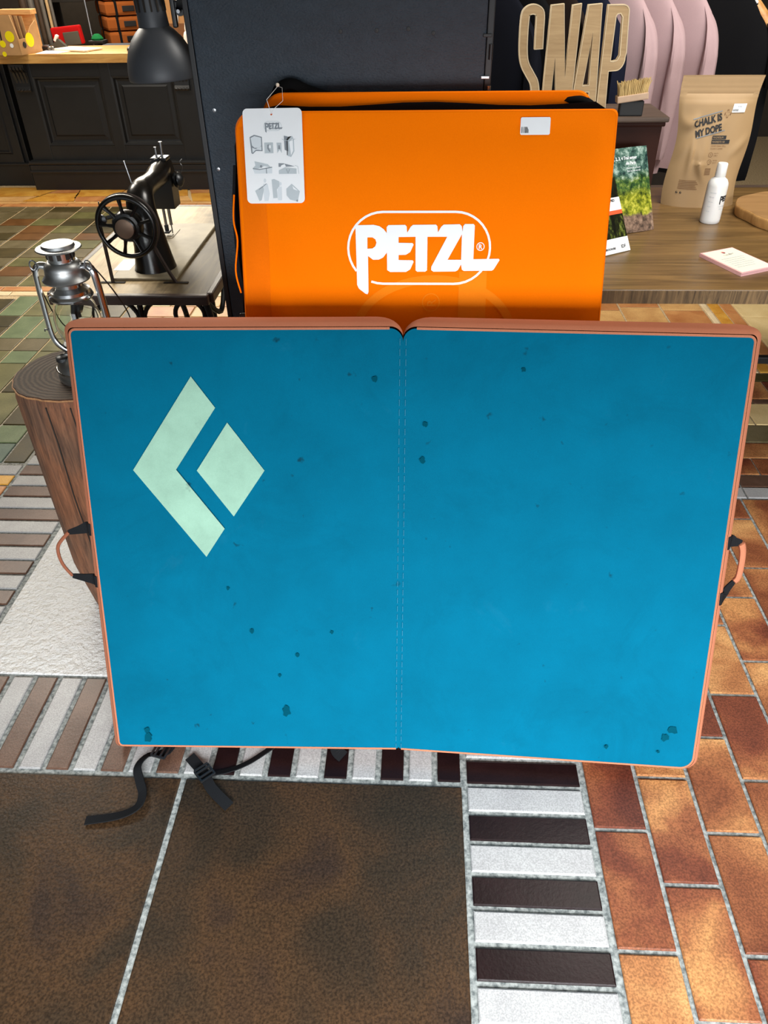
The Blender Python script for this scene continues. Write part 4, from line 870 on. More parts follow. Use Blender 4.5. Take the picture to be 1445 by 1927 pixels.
CT = .946
# leaflet stand with yellow stickers
ls = thing('display_box', 'brown cardboard leaflet box with yellow round stickers on the counter', 'box', (-2.98, 6.33, CT))
F1 = Fr((-3.005, 6.195, CT), (1, -.04, 0), (0, .06, 1)); F2 = Fr((-2.915, 6.19, CT), (.25, 1, 0), (0, .02, 1))
G().prism([(-.1, 0), (.09, 0), (.09, .10), (.06, .245), (-.1, .245)], 0, -.012, lambda a, b, d: F1(a, b, d)).obj('front', M['card'], ls)
G().prism([(0, 0), (.24, 0), (.24, .20), (.17, .165), (.10, .10), (0, .095)], 0, -.006, lambda a, b, d: F2(a, b, d)).obj('side', M['card'], ls)
for k in range(5): G().prism([(-.09, .01), (.085, .01), (.06 + .002 * k, .245 - .002 * k), (-.09, .245)], -.030 - .026 * k, -.036 - .026 * k, lambda a, b, d: F1(a + .004 * k, b, d)).obj('leaflet', M['card'] if k % 2 == 0 else M['card_dark'], ls)
for u, v, r in ((-.068, .165, .026), (.03, .115, .034), (-.035, .07, .022), (-.04, .004, .016)): G().flat([circ(u, max(v, r * .5), r, 20)], F1.at(.0012)).obj('sticker', M['yellow'], ls)
G().flat([circ(.125, .085, .045, 24)], F2.at(.0012)).obj('sticker', M['yellow'], ls); G().flat([circ(.055, .06, .020, 18)], F2.at(.0014)).obj('sticker', M['ink'], ls)
G().flat([circ(.03, .06, .014, 14)], F1.at(.0016)).obj('sticker', M['paper'], ls); G().flat([[(-.045, .07), (-.033, .07), (-.028, .19), (-.04, .19)]], F1.at(.0010)).obj('slot', M['dark_gap'], ls)
pb = thing('wooden_block', 'pale pine wood block standing behind the cardboard leaflet box', 'block', (-3.03, 6.56, CT)); G().box((-3.04, 6.56, CT + .243), (.25, .10, .034), .004).obj('board', M['pine_block'], pb); G().box((-3.02, 6.58, CT + .113), (.18, .06, .224), .004).obj('support', M['pine_block'], pb)
rl = thing('carabiner_holder', 'small black and red loop standing right of the cardboard leaflet box', 'tool', (-2.875, 6.42, CT))
G().tube([(-2.885 + .018 * math.cos(a), 6.42, CT + .057 + .050 * math.sin(a)) for a in [k * 2 * PI / 20 for k in range(20)]], .007, 8, closed=True).obj('loop', M['orange_ink'], rl, smooth=True); G().box((-2.90, 6.425, CT + .05), (.022, .03, .10), .008).obj('body', M['plastic'], rl)
cg = thing('hand_tool', 'small black and silver hand tool lying on the pine counter', 'tool', (-2.85, 6.50, CT))
G().box((-2.87, 6.50, CT + .013), (.12, .05, .024), .008).obj('body', M['plastic'], cg); G().box((-2.855, 6.495, CT + .029), (.05, .03, .012), .004).obj('clip', M['steel'], cg)
for x in (-2.825, -2.80): G().lathe([(.011, 0), (.013, .004), (.009, .012)], (x, 6.478, CT + .014), 12, (0, -1, .3)).obj('knob', M['steel'], cg, smooth=True)
rb = thing('red_bag', 'red cloth bag with a dark grey pocket standing on the counter', 'bag', (-2.78, 6.74, CT))
G().box((-2.775, 6.755, CT + .073), (.235, .05, .124), .012, rot=Matrix.Rotation(-.08, 3, 'Y')).obj('body', M['red_cloth'], rb); G().box((-2.735, 6.726, CT + .056), (.125, .012, .088), .005, rot=Matrix.Rotation(-.08, 3, 'Y')).obj('pocket', M['charcoal_cloth'], rb)
td = thing('tape_dispenser', 'dark wedge shaped tool with a white tab in front of the red bag', 'tool', (-2.80, 6.64, CT)); G().prism([(-.06, 0), (.055, 0), (.04, .02), (.0, .055), (-.02, .065), (-.05, .03)], 6.62, 6.66, lambda a, b, d: (-2.80 + a, d, CT + b)).obj('body', M['charcoal_cloth'], td); G().box((-2.822, 6.635, CT + .068), (.018, .036, .045), .003, rot=Matrix.Rotation(.6, 3, 'Y')).obj('tab', M['paper'], td)
tb = thing('tablet', 'flat cream white board lying on the pine counter', 'tablet', (-2.63, 6.50, CT)); R = Matrix.Rotation(-.36, 3, 'Z'); G().box((-2.62, 6.50, CT + .007), (.33, .19, .011), .003, -.45).obj('body', M['offwhite'], tb); G().box((-2.50, 6.365, CT + .007), (.03, .012, .012), .002, -.45).obj('stand', M['offwhite'], tb)
pp = G().prism([(-2.85, 6.14), (-2.68, 6.145), (-2.625, 6.37), (-2.86, 6.39)], CT + .0005, CT + .0018, lambda a, b, d: (a, b + .12, d)).obj('paper_sheet', M['pink_paper'], None, origin=(-2.75, 6.37, CT)); tag(pp, 'pinkish white paper sheet lying at the front of the counter', 'paper')
ms = thing('computer_mouse', 'small glossy black device on the counter left of the lamp shade', 'device', (-2.15, 6.37, CT)); G().lathe([(.05, 0), (.055, .008), (.052, .022), (.036, .034), (0, .038)], (-2.14, 6.37, CT), 20).obj('body', M['plastic'], ms, smooth=True); G().box((-2.15, 6.325, CT + .018), (.03, .012, .012), .003).obj('window', M['steel'], ms)
gc = thing('folded_cloth', 'folded grey cloth stacked behind the counter top', 'cloth', (-2.47, 6.98, .83))
for k in range(3): G().box((-2.49 + .008 * k, 6.98, .845 + .033 * k + .015), (.26 - .016 * k, .15, .030), .012, .05).obj('layer', M['grey_cloth'], gc)
gn = thing('green_cloth', 'small crumpled green cloth behind the red bag', 'cloth', (-2.62, 7.02, .98)); G().lathe([(.045, 0), (.05, .012), (.036, .03), (.022, .042), (0, .045)], (-2.645, 7.02, .965), 7).obj('cloth', M['green_cloth'], gn, smooth=True)
bs = thing('back_shelf', 'low dark shelf unit running behind the counter', 'shelf', (-2.2, 7.0, 0))
G().box((-2.215, 7.03, .815), (1.0, .26, .03), .003).obj('shelf_board', M['shelf_dark'], bs); G().box((-2.645, 7.02, .955), (.12, .12, .02), .003).obj('bracket_plate', M['shelf_dark'], bs)
G().box((-2.645, 7.06, .89), (.03, .03, .11), .002).obj('bracket_post', M['shelf_dark'], bs)
for x in (-2.695, -1.735): G().box((x, 7.03, .40), (.04, .26, .80), .003).obj('side_panel', M['shelf_dark'], bs)
cb = thing('cardboard_box', 'brown cardboard box with grey tape strip behind the lamp shade', 'box', (-1.86, 6.72, CT))
G().box((-1.86, 6.725, CT + .15), (.24, .12, .30), .004).obj('carton', M['card'], cb); G().box((-1.86, 6.665, CT + .075), (.242, .004, .15), .001).obj('lower_panel', M['card_dark'], cb); G().box((-1.865, 6.662, CT + .2), (.022, .003, .08), .0008, rot=Matrix.Rotation(.2, 3, 'Y')).obj('tape', M['light_ink'], cb)
wb = thing('squeeze_bottle', 'white squeeze bottle with pointed cap between cardboard box and board', 'bottle', (-1.765, 6.5, CT)); G().lathe([(.026, 0), (.028, .006), (.028, .085), (.020, .105), (.012, .112)], (-1.765, 6.5, CT), 20).obj('body', M['bottle'], wb, smooth=True); G().lathe([(.012, .112), (.013, .13), (.006, .165), (.003, .185)], (-1.765, 6.5, CT), 14).obj('cap', M['bottle'], wb, smooth=True)
oc = thing('orange_case', 'orange and dark grey case standing beside the white squeeze bottle', 'case', (-1.71, 6.53, CT)); G().box((-1.70, 6.60, CT + .10), (.06, .08, .20), .015).obj('body', M['orange_ink'], oc); G().box((-1.70, 6.535, CT + .045), (.06, .035, .09), .015).obj('pouch', M['charcoal_cloth'], oc)

# shelf rack with stacked brown bags, and upright poles, behind the counter
rk = thing('storage_rack', 'dark storage rack with thin metal posts behind the counter', 'rack', (-2.45, 7.6, 0))
for x, y in ((-2.755, 7.2), (-1.7, 7.2), (-2.755, 7.95), (-1.7, 7.95)): G().tube([(x, y, 0), (x, y, 2.0)], .009, 8).obj('post', M['steel'], rk, smooth=True)
for z in (.88, 1.64): G().box((-2.2275, 7.575, z), (1.09, .78, .025), .003).obj('shelf_board', M['shelf_dark'], rk)
G().box((-3.0, 7.5, 1.22), (.44, .5, .02), .003).box((-3.2, 7.5, .61), (.02, .5, 1.22), .002).obj('side_shelf', M['shelf_dark'], rk)
bg0 = None; r_ = random.Random(4)
for k in range(6):
    lab = ['lowest', 'second lowest', 'third from the bottom', 'fourth from the bottom', 'fifth from the bottom', 'topmost'][k]
    z = .893 + .106 * k; loc = (-2.56, 7.58, z)
    if bg0 is None:
        bg0 = thing('travel_bag', 'x', 'bag', (0, 0, 0), 'brown bags stacked on the rack')
        G().box((0, 0, .052), (.42, .40, .100), .022).obj('body', M['bag_brown'], bg0, smooth=False)
        for x in (-.12, .08): G().box((x, 0, .052), (.022, .408, .106), .006).obj('strap', M['webbing'], bg0)
        G().box((-.212, .05, .052), (.006, .03, .10), .002).obj('end_strap', M['webbing'], bg0); G().box((-.02, -.203, .05), (.10, .008, .04), .003).obj('buckle', M['plastic'], bg0)
        b = bg0
    else: b = dup(bg0)
    b.location = loc; b.rotation_euler = (0, 0, .55 + r_.uniform(-.05, .05)); b['label'] = f'rust brown strapped bag on the rack, {lab} of its stack'
for k, (x, r, m, h) in enumerate([(-3.19, .030, 'pole_brown', 1.9), (-3.125, .024, 'pole_grey', 1.9), (-3.075, .020, 'pole_brown', 1.85), (-3.035, .016, 'pole_grey', 1.8), (-2.995, .012, 'pole_tan', 1.8), (-2.965, .012, 'pole_grey', 1.75)]):
    p = thing('pole', ['thick brown upright pole farthest left behind the leaflet box', 'pale grey upright pole second from left behind the counter', 'brown upright pole third from left behind the counter', 'slim grey upright pole left of the pale wooden pole', 'slim pale wooden upright pole left of the red bag', 'slim grey upright pole nearest the brown bags'][k], 'pole', (x, 7.02, 0), 'upright poles behind the counter')
    G().lathe([(r, 0), (r, h)], (x, 7.02, 0), 14).obj('shaft', M[m], p, smooth=True); G().lathe([(r * .99, h), (r * 1.1, h + .005), (r * 1.1, h + .02), (0, h + .025)], (x, 7.02, 0), 14).obj('end_cap', M['plastic'], p, smooth=True)

# ------------------------------------------------------------------ wooden table on the right
wt = thing('wooden_table', 'thick plank table with rough sawn front edge on black steel legs', 'table', (1.2, 2.6, 0))
TZ = .78; TX0, TX1 = .22, 2.3
for k in range(5):
    y0 = 2.042 + .2176 * k; g = G().box(((TX0 + TX1) / 2, y0 + .1085, TZ - .02), (TX1 - TX0, .2165, .04), .0025); pl = g.obj('plank', M['oak_top'], wt)
    if k == 0:
        G().box(((TX0 + TX1) / 2, y0 - .0005, TZ - .021), (TX1 - TX0, .004, .037), .0008).obj('sawn_edge', M['oak_edge'], pl)
G().box(((TX0 + TX1) / 2, 3.150, TZ - .02), (TX1 - TX0, .036, .04), .003).obj('back_strip', M['box_top'], wt)
for x in (.32, 2.2):
    for y in (2.2, 3.0): G().box((x, y, .37), (.05, .05, .738), .004).obj('leg', M['plastic'], wt)
    G().box((x, 2.6, .115), (.04, .75, .03), .003).obj('side_rail', M['plastic'], wt)
G().box((1.26, 3.0, .115), (1.83, .03, .03), .003).obj('stretcher', M['plastic'], wt)

# dark box with the wooden letters
db = thing('dark_box', 'dark brown wooden chest with moulded top standing on the plank table', 'chest', (.5, 2.87, TZ))
G().box((.535, 2.86, TZ + .142), (.50, .235, .284), .003).obj('body', M['box_dark'], db)
G().box((.535, 2.858, TZ + .291), (.515, .25, .014), .005).obj('moulding', M['box_dark'], db); G().box((.535, 2.857, TZ + .306), (.53, .265, .016), .005).obj('top', M['box_top'], db)
BZ = TZ + .3142
def letter(name, polys, label):
    cx = sum(p[0] for p in polys[0]) / len(polys[0])
    t = thing('wooden_letter', label, 'letter', (cx, 2.78, BZ), 'wooden letters standing on the dark chest')
    lo = min(p[1] for p in polys[0]); f = lambda y: (lambda a, b: (a, y, BZ + .0005 + max(0, b - lo) * (.300 / (.302 - lo))))
    G().flat(polys, f(2.7705)).obj('face', M['ply_face'], t)
    g = G().flat(polys, f(2.791))
    for p in polys:
        n = len(p); fa, fb = f(2.771), f(2.791)
        g.add([fa(*q) for q in p] + [fb(*q) for q in p], [(i, (i + 1) % n, n + (i + 1) % n, n + i) for i in range(n)])
        # pale chamfered rim around the face
        fc = f(2.7700)
        ins = []
        for i in range(n):
            a, b, c = Vector(p[i - 1]), Vector(p[i]), Vector(p[(i + 1) % n]); d1 = (b - a).normalized(); d2 = (c - b).normalized(); nn = (Vector((-d1.y, d1.x)) + Vector((-d2.y, d2.x)))
            nn = nn.normalized() if nn.length > 1e-4 else Vector((0, 0)); ar = sum(p[k][0] * p[(k + 1) % n][1] - p[(k + 1) % n][0] * p[k][1] for k in range(n))
            sg = (1 if ar > 0 else -1) * (1 if p is polys[0] else -1); ins.append(tuple(b + nn * .003 * sg))
        g.add([fc(*q) for q in p] + [fc(*q) for q in ins], [(i, (i + 1) % n, n + (i + 1) % n, n + i) for i in range(n)])
    g.obj('edge', M['ply_edge'], t)
Spath = [tuple(v)[:2] for v in smooth_path([(a, b, 0) for a, b in [(0.3625, 0.1873), (0.3603, 0.23), (0.3581, 0.2753), (0.3508, 0.2885), (0.3342, 0.2932), (0.318, 0.2878), (0.3118, 0.2728), (0.312, 0.22), (0.316, 0.1734), (0.3245, 0.1445), (0.3422, 0.1183), (0.3578, 0.0951), (0.3648, 0.065), (0.3666, 0.0311), (0.3569, 0.017), (0.3415, 0.015), (0.3278, 0.025), (0.3199, 0.045), (.318, .066)]], 4)]
letter('s', [stroke(Spath, .0275)], 'curved wooden letter S, leftmost of the four oak letters')
letter('n', [[(0.3877, 0.3034), (0.4275, 0.3068), (0.4546, 0.1108), (0.4529, 0.3027), (0.4808, 0.3068), (0.4851, 0.0028), (0.4389, 0.0028), (0.4166, 0.1661), (0.4166, 0.0028), (0.3881, 0.0028)]], 'wooden letter N, second of the four oak letters')
letter('a', [[(0.5008, 0.303), (0.5429, 0.3061), (0.5664, 0.0026), (0.5407, 0.0026), (0.5358, 0.0678), (0.516, 0.0666), (0.515, 0.0026), (0.482, 0.0026)], [(0.5253, 0.2324), (0.5149, 0.0866), (0.5334, 0.0888)]], 'wooden letter A, third of the four oak letters')
letter('p', [[(0.5605, 0.3024)] + arc(.6085, .2845, .0195, .0185, 90, 0, 6) + [(0.6389, 0.1768)] + arc(.612, .16, .0255, .0335, 10, -90, 6) + [(0.5909, 0.1253), (0.5993, 0.0023), (0.5676, 0.0023)], [(0.5904, 0.2728), (0.5935, .2775), (0.6015, 0.2787), (0.6087, 0.2702), (0.6173, 0.1691), (0.611, 0.1568), (0.6, .154), (0.5927, 0.154)]], 'wooden letter P, rightmost of the four oak letters')
# brush
br = thing('brush', 'small wooden brush with pale bristles up, on the dark chest', 'brush', (.68, 2.757, BZ))
R = Matrix.Rotation(-.13, 3, 'Y') @ Matrix.Rotation(0, 3, 'Z')
G().box((.676, 2.757, BZ + .022), (.076, .030, .044), .004).obj('black_bristles', M['bristle_black'], br)
G().box((.674, 2.757, BZ + .053), (.098, .038, .020), .003, rot=R).obj('handle', M['brush_wood'], br)
r_ = random.Random(8); g = G()
for ix in range(17):
    for iy in range(4):
        x = .632 + ix * .0053; y = 2.743 + iy * .0085; zb = BZ + .062 + (x - .674) * .13
        for q in range(2): dx, dy = r_.uniform(-.004, .004) + (x - .674) * .10, r_.uniform(-.004, .004); g.tube([(x, y, zb - .002), (x + dx * .6, y + dy * .6, zb + .022), (x + dx * 1.4, y + dy, zb + .038 + r_.uniform(-.003, .004))], [.0019, .0017, .0012], 5)
o = g.obj('bristles', M['bristle_pale'], br); o['kind'] = 'stuff'; o['label'] = 'pale stiff bristles'

# ------------------------------------------------------------------ things on the plank table
# kraft pouch
kp = thing('chalk_pouch', 'tall brown kraft paper pouch with black slanted lettering on the table', 'pouch', (1.01, 2.90, TZ))
PO = Vector((1.005, 2.895, TZ)); pR = Matrix.Rotation(-.05, 3, 'Z'); PHt = .405
def pw(v): return .128 + .012 * math.sin(PI * min(1, v / PHt)) * -.6 + .006 * (v / PHt)
rp = random.Random(12); crs = [(rp.uniform(-1, 1), rp.uniform(.1, .9), rp.uniform(-1.4, 1.4), rp.uniform(.004, .010), rp.uniform(.12, .3)) for _ in range(16)]
def pouch_y(a, b, side):
    """a in -1..1 across, b in 0..1 up; side -1 front, 1 back"""
    th = .048 * (1 - b) ** .55 * (1 - .12 * b) + .002 if b < .87 else .0025
    if .80 < b < .87: th = th * (.87 - b) / .07 + .0025 * (b - .80) / .07
    y = th * (1 - abs(a) ** 3.2)
    if b < .9:
        for ca, cb, an, am, ln in crs:
            da, db = a - ca, (b - cb) * 1.6; p = da * math.cos(an) + db * math.sin(an); q = -da * math.sin(an) + db * math.cos(an)
            y += am * math.exp(-(p / .07) ** 2) * math.exp(-(q / ln) ** 2) * (1 - abs(a) ** 4) * (.4 if abs(a) < .5 and .35 < b < .75 else 1)
    if b > .84: y += .0012 * math.sin((b - .84) * 160)
    return side * y
def ppt(a, b, side, off=0.0):
    v = b * PHt; x = a * pw(v) + .010 * b - (.006 * math.sin(b * 9) * (abs(a) ** 3))
    y = pouch_y(a, b, side) + .040 * b + side * off
    z = v - (.012 * (1 - b) ** 6 * 0)
    return PO + pR @ Vector((x, y, z))
na, nb = 44, 60; vs = []; fs = []
for sd in (-1, 1):
    k0 = len(vs)
    for j in range(nb + 1):
        for i in range(na + 1): vs.append(ppt(-1 + 2 * i / na, j / nb, sd))
    for j in range(nb):
        for i in range(na): a = k0 + j * (na + 1) + i; fs.append((a, a + 1, a + na + 2, a + na + 1) if sd < 0 else (a, a + na + 1, a + na + 2, a + 1))
n0 = (na + 1) * (nb + 1)
for i in range(na): fs.append((i + 1, i, n0 + i, n0 + i + 1)); k = nb * (na + 1) + i; fs.append((k, k + 1, n0 + k + 1, n0 + k))
for j in range(nb):
    k = j * (na + 1); fs.append((k, k + na + 1, n0 + k + na + 1, n0 + k)); k += na; fs.append((k + na + 1, k, n0 + k, n0 + k + na + 1))
G().add(vs, fs).obj('bag', M['kraft'], kp, smooth=True)
def onp(u, v, off=.0016):  # metres from lower left of the face
    b = v / PHt; return ppt((u - .128) / .128, b, -1, off)
# slanted slogan: local axes rotated about 20 degrees
ca, sa = math.cos(.31), math.sin(.31)
def sl(u0, v0): return lambda a, b: onp(u0 + a * ca - b * sa * .75, v0 + a * sa * .85 + b * ca)
def fit(g_fn, body, size, width, bold):
    cu = bpy.data.curves.new('m', 'FONT'); cu.body = body; cu.size = size; cu.offset = bold; o = bpy.data.objects.new('m', cu); me = bpy.data.meshes.new_from_object(o); wd = max(v.co.x for v in me.vertices)
    bpy.data.objects.remove(o); bpy.data.curves.remove(cu); bpy.data.meshes.remove(me); return width / wd
f = fit(None, 'CHALK IS', .030, .094, .0013); G().text('CHALK IS', .030, sl(.054, .252), .0013, f).obj('lettering', M['ink'], kp)
f = fit(None, 'MY DOPE', .030, .090, .0013); G().text('MY DOPE', .030, sl(.063, .222), .0013, f).obj('lettering', M['ink'], kp)
for (a0, b0) in ((-.002, .026), (.004, -.036)):
    P = sl(.054, .252); g = G(); n = 12
    g.add([P(a0 + .098 * i / n, b0 + d) for d in (0, .0026) for i in range(n + 1)], [(i, i + 1, n + 2 + i, n + 1 + i) for i in range(n)]); g.obj('rule', M['grey_ink'], kp)
cr = [(-.003, -.012), (.003, -.012), (.003, -.004), (.011, -.004), (.011, .003), (.003, .003), (.003, .012), (-.003, .012), (-.003, .003), (-.010, .003), (-.010, -.004), (-.003, -.004)]
G().flat([cr, [(a * .78, b * .86) for a, b in cr]], lambda a, b: onp(.158 + a, .295 + b)).obj('cross_mark', M['card_dark'], kp)
def block(x0, y0, x1, y1, mat, n=8): 
    return G().add([onp(x0 + (x1 - x0) * i / n, y) for y in (y0, y1) for i in range(n + 1)], [(i, i + 1, n + 2 + i, n + 1 + i) for i in range(n)]).obj('print_block', M[mat], kp)
block(.122, .218, .170, .229, 'ink'); block(.122, .204, .184, .216, 'ink')
G().text('MAGNESIUM', .0085, lambda a, b: onp(.124 + a, .2205 + b, .0024), 0, .75).text('MAGNESITE 100', .0085, lambda a, b: onp(.124 + a, .2070 + b, .0024), 0, .72).obj('lettering', M['kraft'], kp)
G().text('LOOSE CHALK 350 g', .0062, lambda a, b: onp(.123 + a, .195 + b), 0, .9).text('POUDRE A GRIMPER', .0052, lambda a, b: onp(.123 + a, .187 + b), 0, .9).obj('lettering', M['card_dark'], kp)
for v0 in (.170, .148):
    G().flat([circ(.128, v0, .0075), circ(.128, v0, .0064)], onp).text('A' if v0 > .16 else 'O', .007, lambda a, b, v0=v0: onp(.1256 + a, v0 - .0025 + b)).obj('icon', M['card_dark'], kp)
    G().text('ultra fine', .005, lambda a, b, v0=v0: onp(.139 + a, v0 + .003 + b), 0, .9).text('grade A', .005, lambda a, b, v0=v0: onp(.139 + a, v0 - .004 + b), 0, .9).obj('lettering', M['card_dark'], kp)
for k in range(6): block(.040, .060 + .0052 * k, .104 - .004 * (k % 3), .0618 + .0052 * k, 'card_dark')
for k in range(5): block(.118, .108 + .0045 * k, .138, .1098 + .0045 * k, 'card_dark', 3)
for u in (.040, .052): G().flat([circ(u, .048, .0035, 10), circ(u + .001, .049, .0018, 8)], onp).obj('icon', M['ink'], kp)
pl = G().add([onp(.170 + .045 * i / 6 + .003 * j, .298 + .026 * j, .0022) for j in (0, 1) for i in range(7)], [(i, i + 1, 8 + i, 7 + i) for i in range(6)]).obj('price_label', M['paper'], kp)
G().text('9.95', .0075, lambda a, b: onp(.188 + a, .3130 + b, .0032)).obj('label_print', M['grey_ink'], pl)
g = G(); x = .1725
while x < .192: g.flat([[(x, .3015), (x + .0009, .3015), (x + .0009, .3085), (x, .3085)]], lambda a, b: onp(a, b, .0032)); x += .0022
g.obj('barcode', M['ink'], pl)

# white bottle
bo = thing('chalk_bottle', 'white plastic bottle with black lettering in front of the kraft pouch', 'bottle', (.985, 2.675, TZ)); bc = Vector((.985, 2.675, TZ + .0005))
G().lathe([(.030, 0), (.0325, .003), (.033, .012), (.033, .118), (.0315, .127), (.026, .137), (.018, .143), (.0155, .146)], bc, 32).obj('body', M['bottle'], bo, smooth=True)
G().lathe([(.0165, .145), (.0172, .148), (.0165, .184), (.0145, .187), (0, .188)], bc, 28).obj('cap', M['bottle'], bo, smooth=True)
def onb(u, v, r=.0334): a = -PI / 2 + u / .033 - .36; return bc + Vector((r * math.cos(a), r * math.sin(a), v))
def fine(polys, fn, cell=.004):
    """prints wrapped round the bottle, cut fine enough to follow it"""
    g = G().flat(polys, lambda a, b: Vector((a, b, 0))); bm = bmesh.new(); vv = [bm.verts.new(p) for p in g.v]
    for f in g.f:
        try: bm.faces.new([vv[i] for i in f])
        except ValueError: pass
    lo, hi = min(p.x for p in g.v), max(p.x for p in g.v); x = lo + cell
    while x < hi: bmesh.ops.bisect_plane(bm, geom=bm.verts[:] + bm.edges[:] + bm.faces[:], plane_co=(x, 0, 0), plane_no=(1, 0, 0)); x += cell
    bm.verts.index_update(); q = G().add([fn(p.co.x, p.co.y) for p in bm.verts], [[p.index for p in f.verts] for f in bm.faces]); bm.free(); return q
k = .16; mp = lambda P: [(.040 + u * k, .082 + (v - 1.0452) * k * 1.25) for u, v in P]
fine([mp(LP), mp(LPH)], onb).obj('lettering', M['ink'], bo); fine([mp(LE), mp(LZH)], onb).obj('lettering', M['ink'], bo)
G().text('LIQUID CHALK', .0055, lambda a, b: onb(.018 + a, .056 + b), 0, .7).text('200 ml', .005, lambda a, b: onb(.022 + a, .048 + b), 0, .8).obj('lettering', M['light_ink'], bo)
G().text('CRAIE LIQUIDE', .005, lambda a, b: onb(-.018 + a, .098 - b * 0 + b), 0, .6).text('sechage rapide', .0045, lambda a, b: onb(-.018 + a, .085 + b), 0, .6).text('mains propres', .0045, lambda a, b: onb(-.018 + a, .070 + b), 0, .6).text('bien agiter', .0045, lambda a, b: onb(-.018 + a, .055 + b), 0, .6).text('sans resine', .0045, lambda a, b: onb(-.018 + a, .040 + b), 0, .6).obj('lettering', M['light_ink'], bo)

# round wooden slab
rs = thing('wood_slab', 'round pale wooden slab lying on the table right of the white bottle', 'slab', (1.31, 2.70, TZ)); r_ = random.Random(6)
def sr(a): return .222 + .008 * math.sin(3 * a + 1) + .005 * math.sin(5 * a) + .003 * math.sin(11 * a)
ring = [(1.312 + sr(k * 2 * PI / 64) * math.cos(k * 2 * PI / 64), 2.705 + sr(k * 2 * PI / 64) * math.sin(k * 2 * PI / 64)) for k in range(64)]
g = G(); vs = []; fs = []
for z, sc_ in ((.0005, .97), (.004, .985), (.028, 1.0), (.034, .995), (.036, .985)): vs += [(1.312 + (a - 1.312) * sc_, 2.705 + (b - 2.705) * sc_, TZ + z) for a, b in ring]
for j in range(4): fs += [(j * 64 + i, j * 64 + (i + 1) % 64, (j + 1) * 64 + (i + 1) % 64, (j + 1) * 64 + i) for i in range(64)]
g.add(vs, fs + [tuple(range(63, -1, -1)), tuple(range(256, 320))]).obj('side', M['slab_side'], rs, smooth=True)
G().flat([[(1.312 + (a - 1.312) * .984, 2.705 + (b - 2.705) * .984) for a, b in ring]], lambda a, b: Vector((a, b, TZ + .0363))).obj('top', M['slab_top'], rs)

# notepad of cards
cd = thing('card_stack', 'small stack of pink edged cards with a red emblem at table edge', 'cards', (.94, 2.26, TZ))
CF = Fr((.849, 2.317, TZ), (.114, .058, 0), (.068, -.17, 0)); CF.ey = Vector((.068, -.17, 0)).normalized(); CF.n = Vector((0, 0, 1))
def cf(u, v, w=0.0): return CF.O + Vector((.114, .058, 0)) * u + Vector((.068, -.172, 0)) * v + Vector((0, 0, w))
for k in range(4): G().prism([(.0 + .004 * (k % 2), .0), (1, .0 + .006 * (k % 2)), (1, 1), (0, 1 - .005 * (k % 3))], .0002 + .0026 * k, .0026 + .0026 * k, cf).obj('card', M['pink_card'], cd)
c4 = G().prism([(.04, .03), (.97, .03), (.97, .97), (.04, .97)], .0104, .0110, cf).obj('printed_face', M['cream_card'], cd)
for i, a in enumerate((-50, -25, 0, 25, 50)):
    t_ = math.radians(90 + a); P = [(.52 + .02 * math.cos(t_ + 1.2), .20 - .01), (.52 + .11 * math.cos(t_), .20 - .10 * math.sin(t_)), (.52 - .02 * math.cos(t_ + 1.2) , .205)]
    G().flat([P], lambda u, v: cf(u, v, .0114)).obj('emblem', M['red_ink'], c4)
f4 = lambda x, y: (lambda a, b: cf(x + a / .128, y - b / .185, .0114))
G().text('Bon', .011, f4(.58, .265)).text('Cadeau', .010, f4(.40, .285)).obj('lettering', M['grey_ink'], c4)
for k in range(6): G().flat([[(.16, .40 + .075 * k), (.84 - .07 * (k % 3), .40 + .075 * k), (.84 - .07 * (k % 3), .414 + .075 * k), (.16, .414 + .075 * k)]], lambda u, v: cf(u, v, .0114)).obj('text_line', M['light_ink'], c4)

# leaflets leaning on the chest
M['forest'] = None
t = NT('printed_forest_photo'); v = t.coords(); tc = t.add('ShaderNodeTexCoord'); sp = t.add('ShaderNodeSeparateXYZ'); t.link(tc.outputs['UV'], sp.inputs[0])
n = t.noise(v, 55, 6, 0.7); n2 = t.noise(v, 14, 4)
leaf = t.ramp(n, [(.36, lin((18, 36, 22))), (.48, lin((52, 84, 44))), (.58, lin((108, 130, 52))), (.70, lin((176, 186, 150)))])
cool = t.ramp(n, [(.36, lin((22, 42, 44))), (.5, lin((70, 104, 92))), (.66, lin((168, 190, 180)))])
yel = t.ramp(n, [(.36, lin((40, 58, 20))), (.5, lin((134, 142, 36))), (.66, lin((206, 200, 84)))])
path = t.ramp(n, [(.36, lin((70, 58, 50))), (.52, lin((132, 108, 92))), (.66, lin((176, 150, 128)))])
y = sp.outputs[1]
a_ = t.add('ShaderNodeMath', operation='ADD'); m_ = t.add('ShaderNodeMath', operation='MULTIPLY'); t.link(n2, m_.inputs[0]); m_.inputs[1].default_value = .30; t.link(y, a_.inputs[0]); t.link(m_.outputs[0], a_.inputs[1]); yy = a_.outputs[0]
c = t.mix(t.ramp(yy, [(.34, (0, 0, 0)), (.38, (1, 1, 1))]), path, yel); c = t.mix(t.ramp(yy, [(.56, (0, 0, 0)), (.68, (1, 1, 1))]), c, leaf); c = t.mix(t.ramp(yy, [(.78, (0, 0, 0)), (.86, (1, 1, 1))]), c, cool)
M['forest'] = t.set(**{'Base Color': c, 'Roughness': 0.3})
t = NT('printed_dark_wood_photo'); v = t.coords((34, 34, 6)); n = t.noise(v, 1.5, 5, .65); M['woods'] = t.set(**{'Base Color': t.ramp(n, [(.38, lin((12, 13, 9))), (.54, lin((34, 38, 18))), (.62, lin((92, 104, 40))), (.75, lin((170, 170, 110)))]), 'Roughness': 0.3})
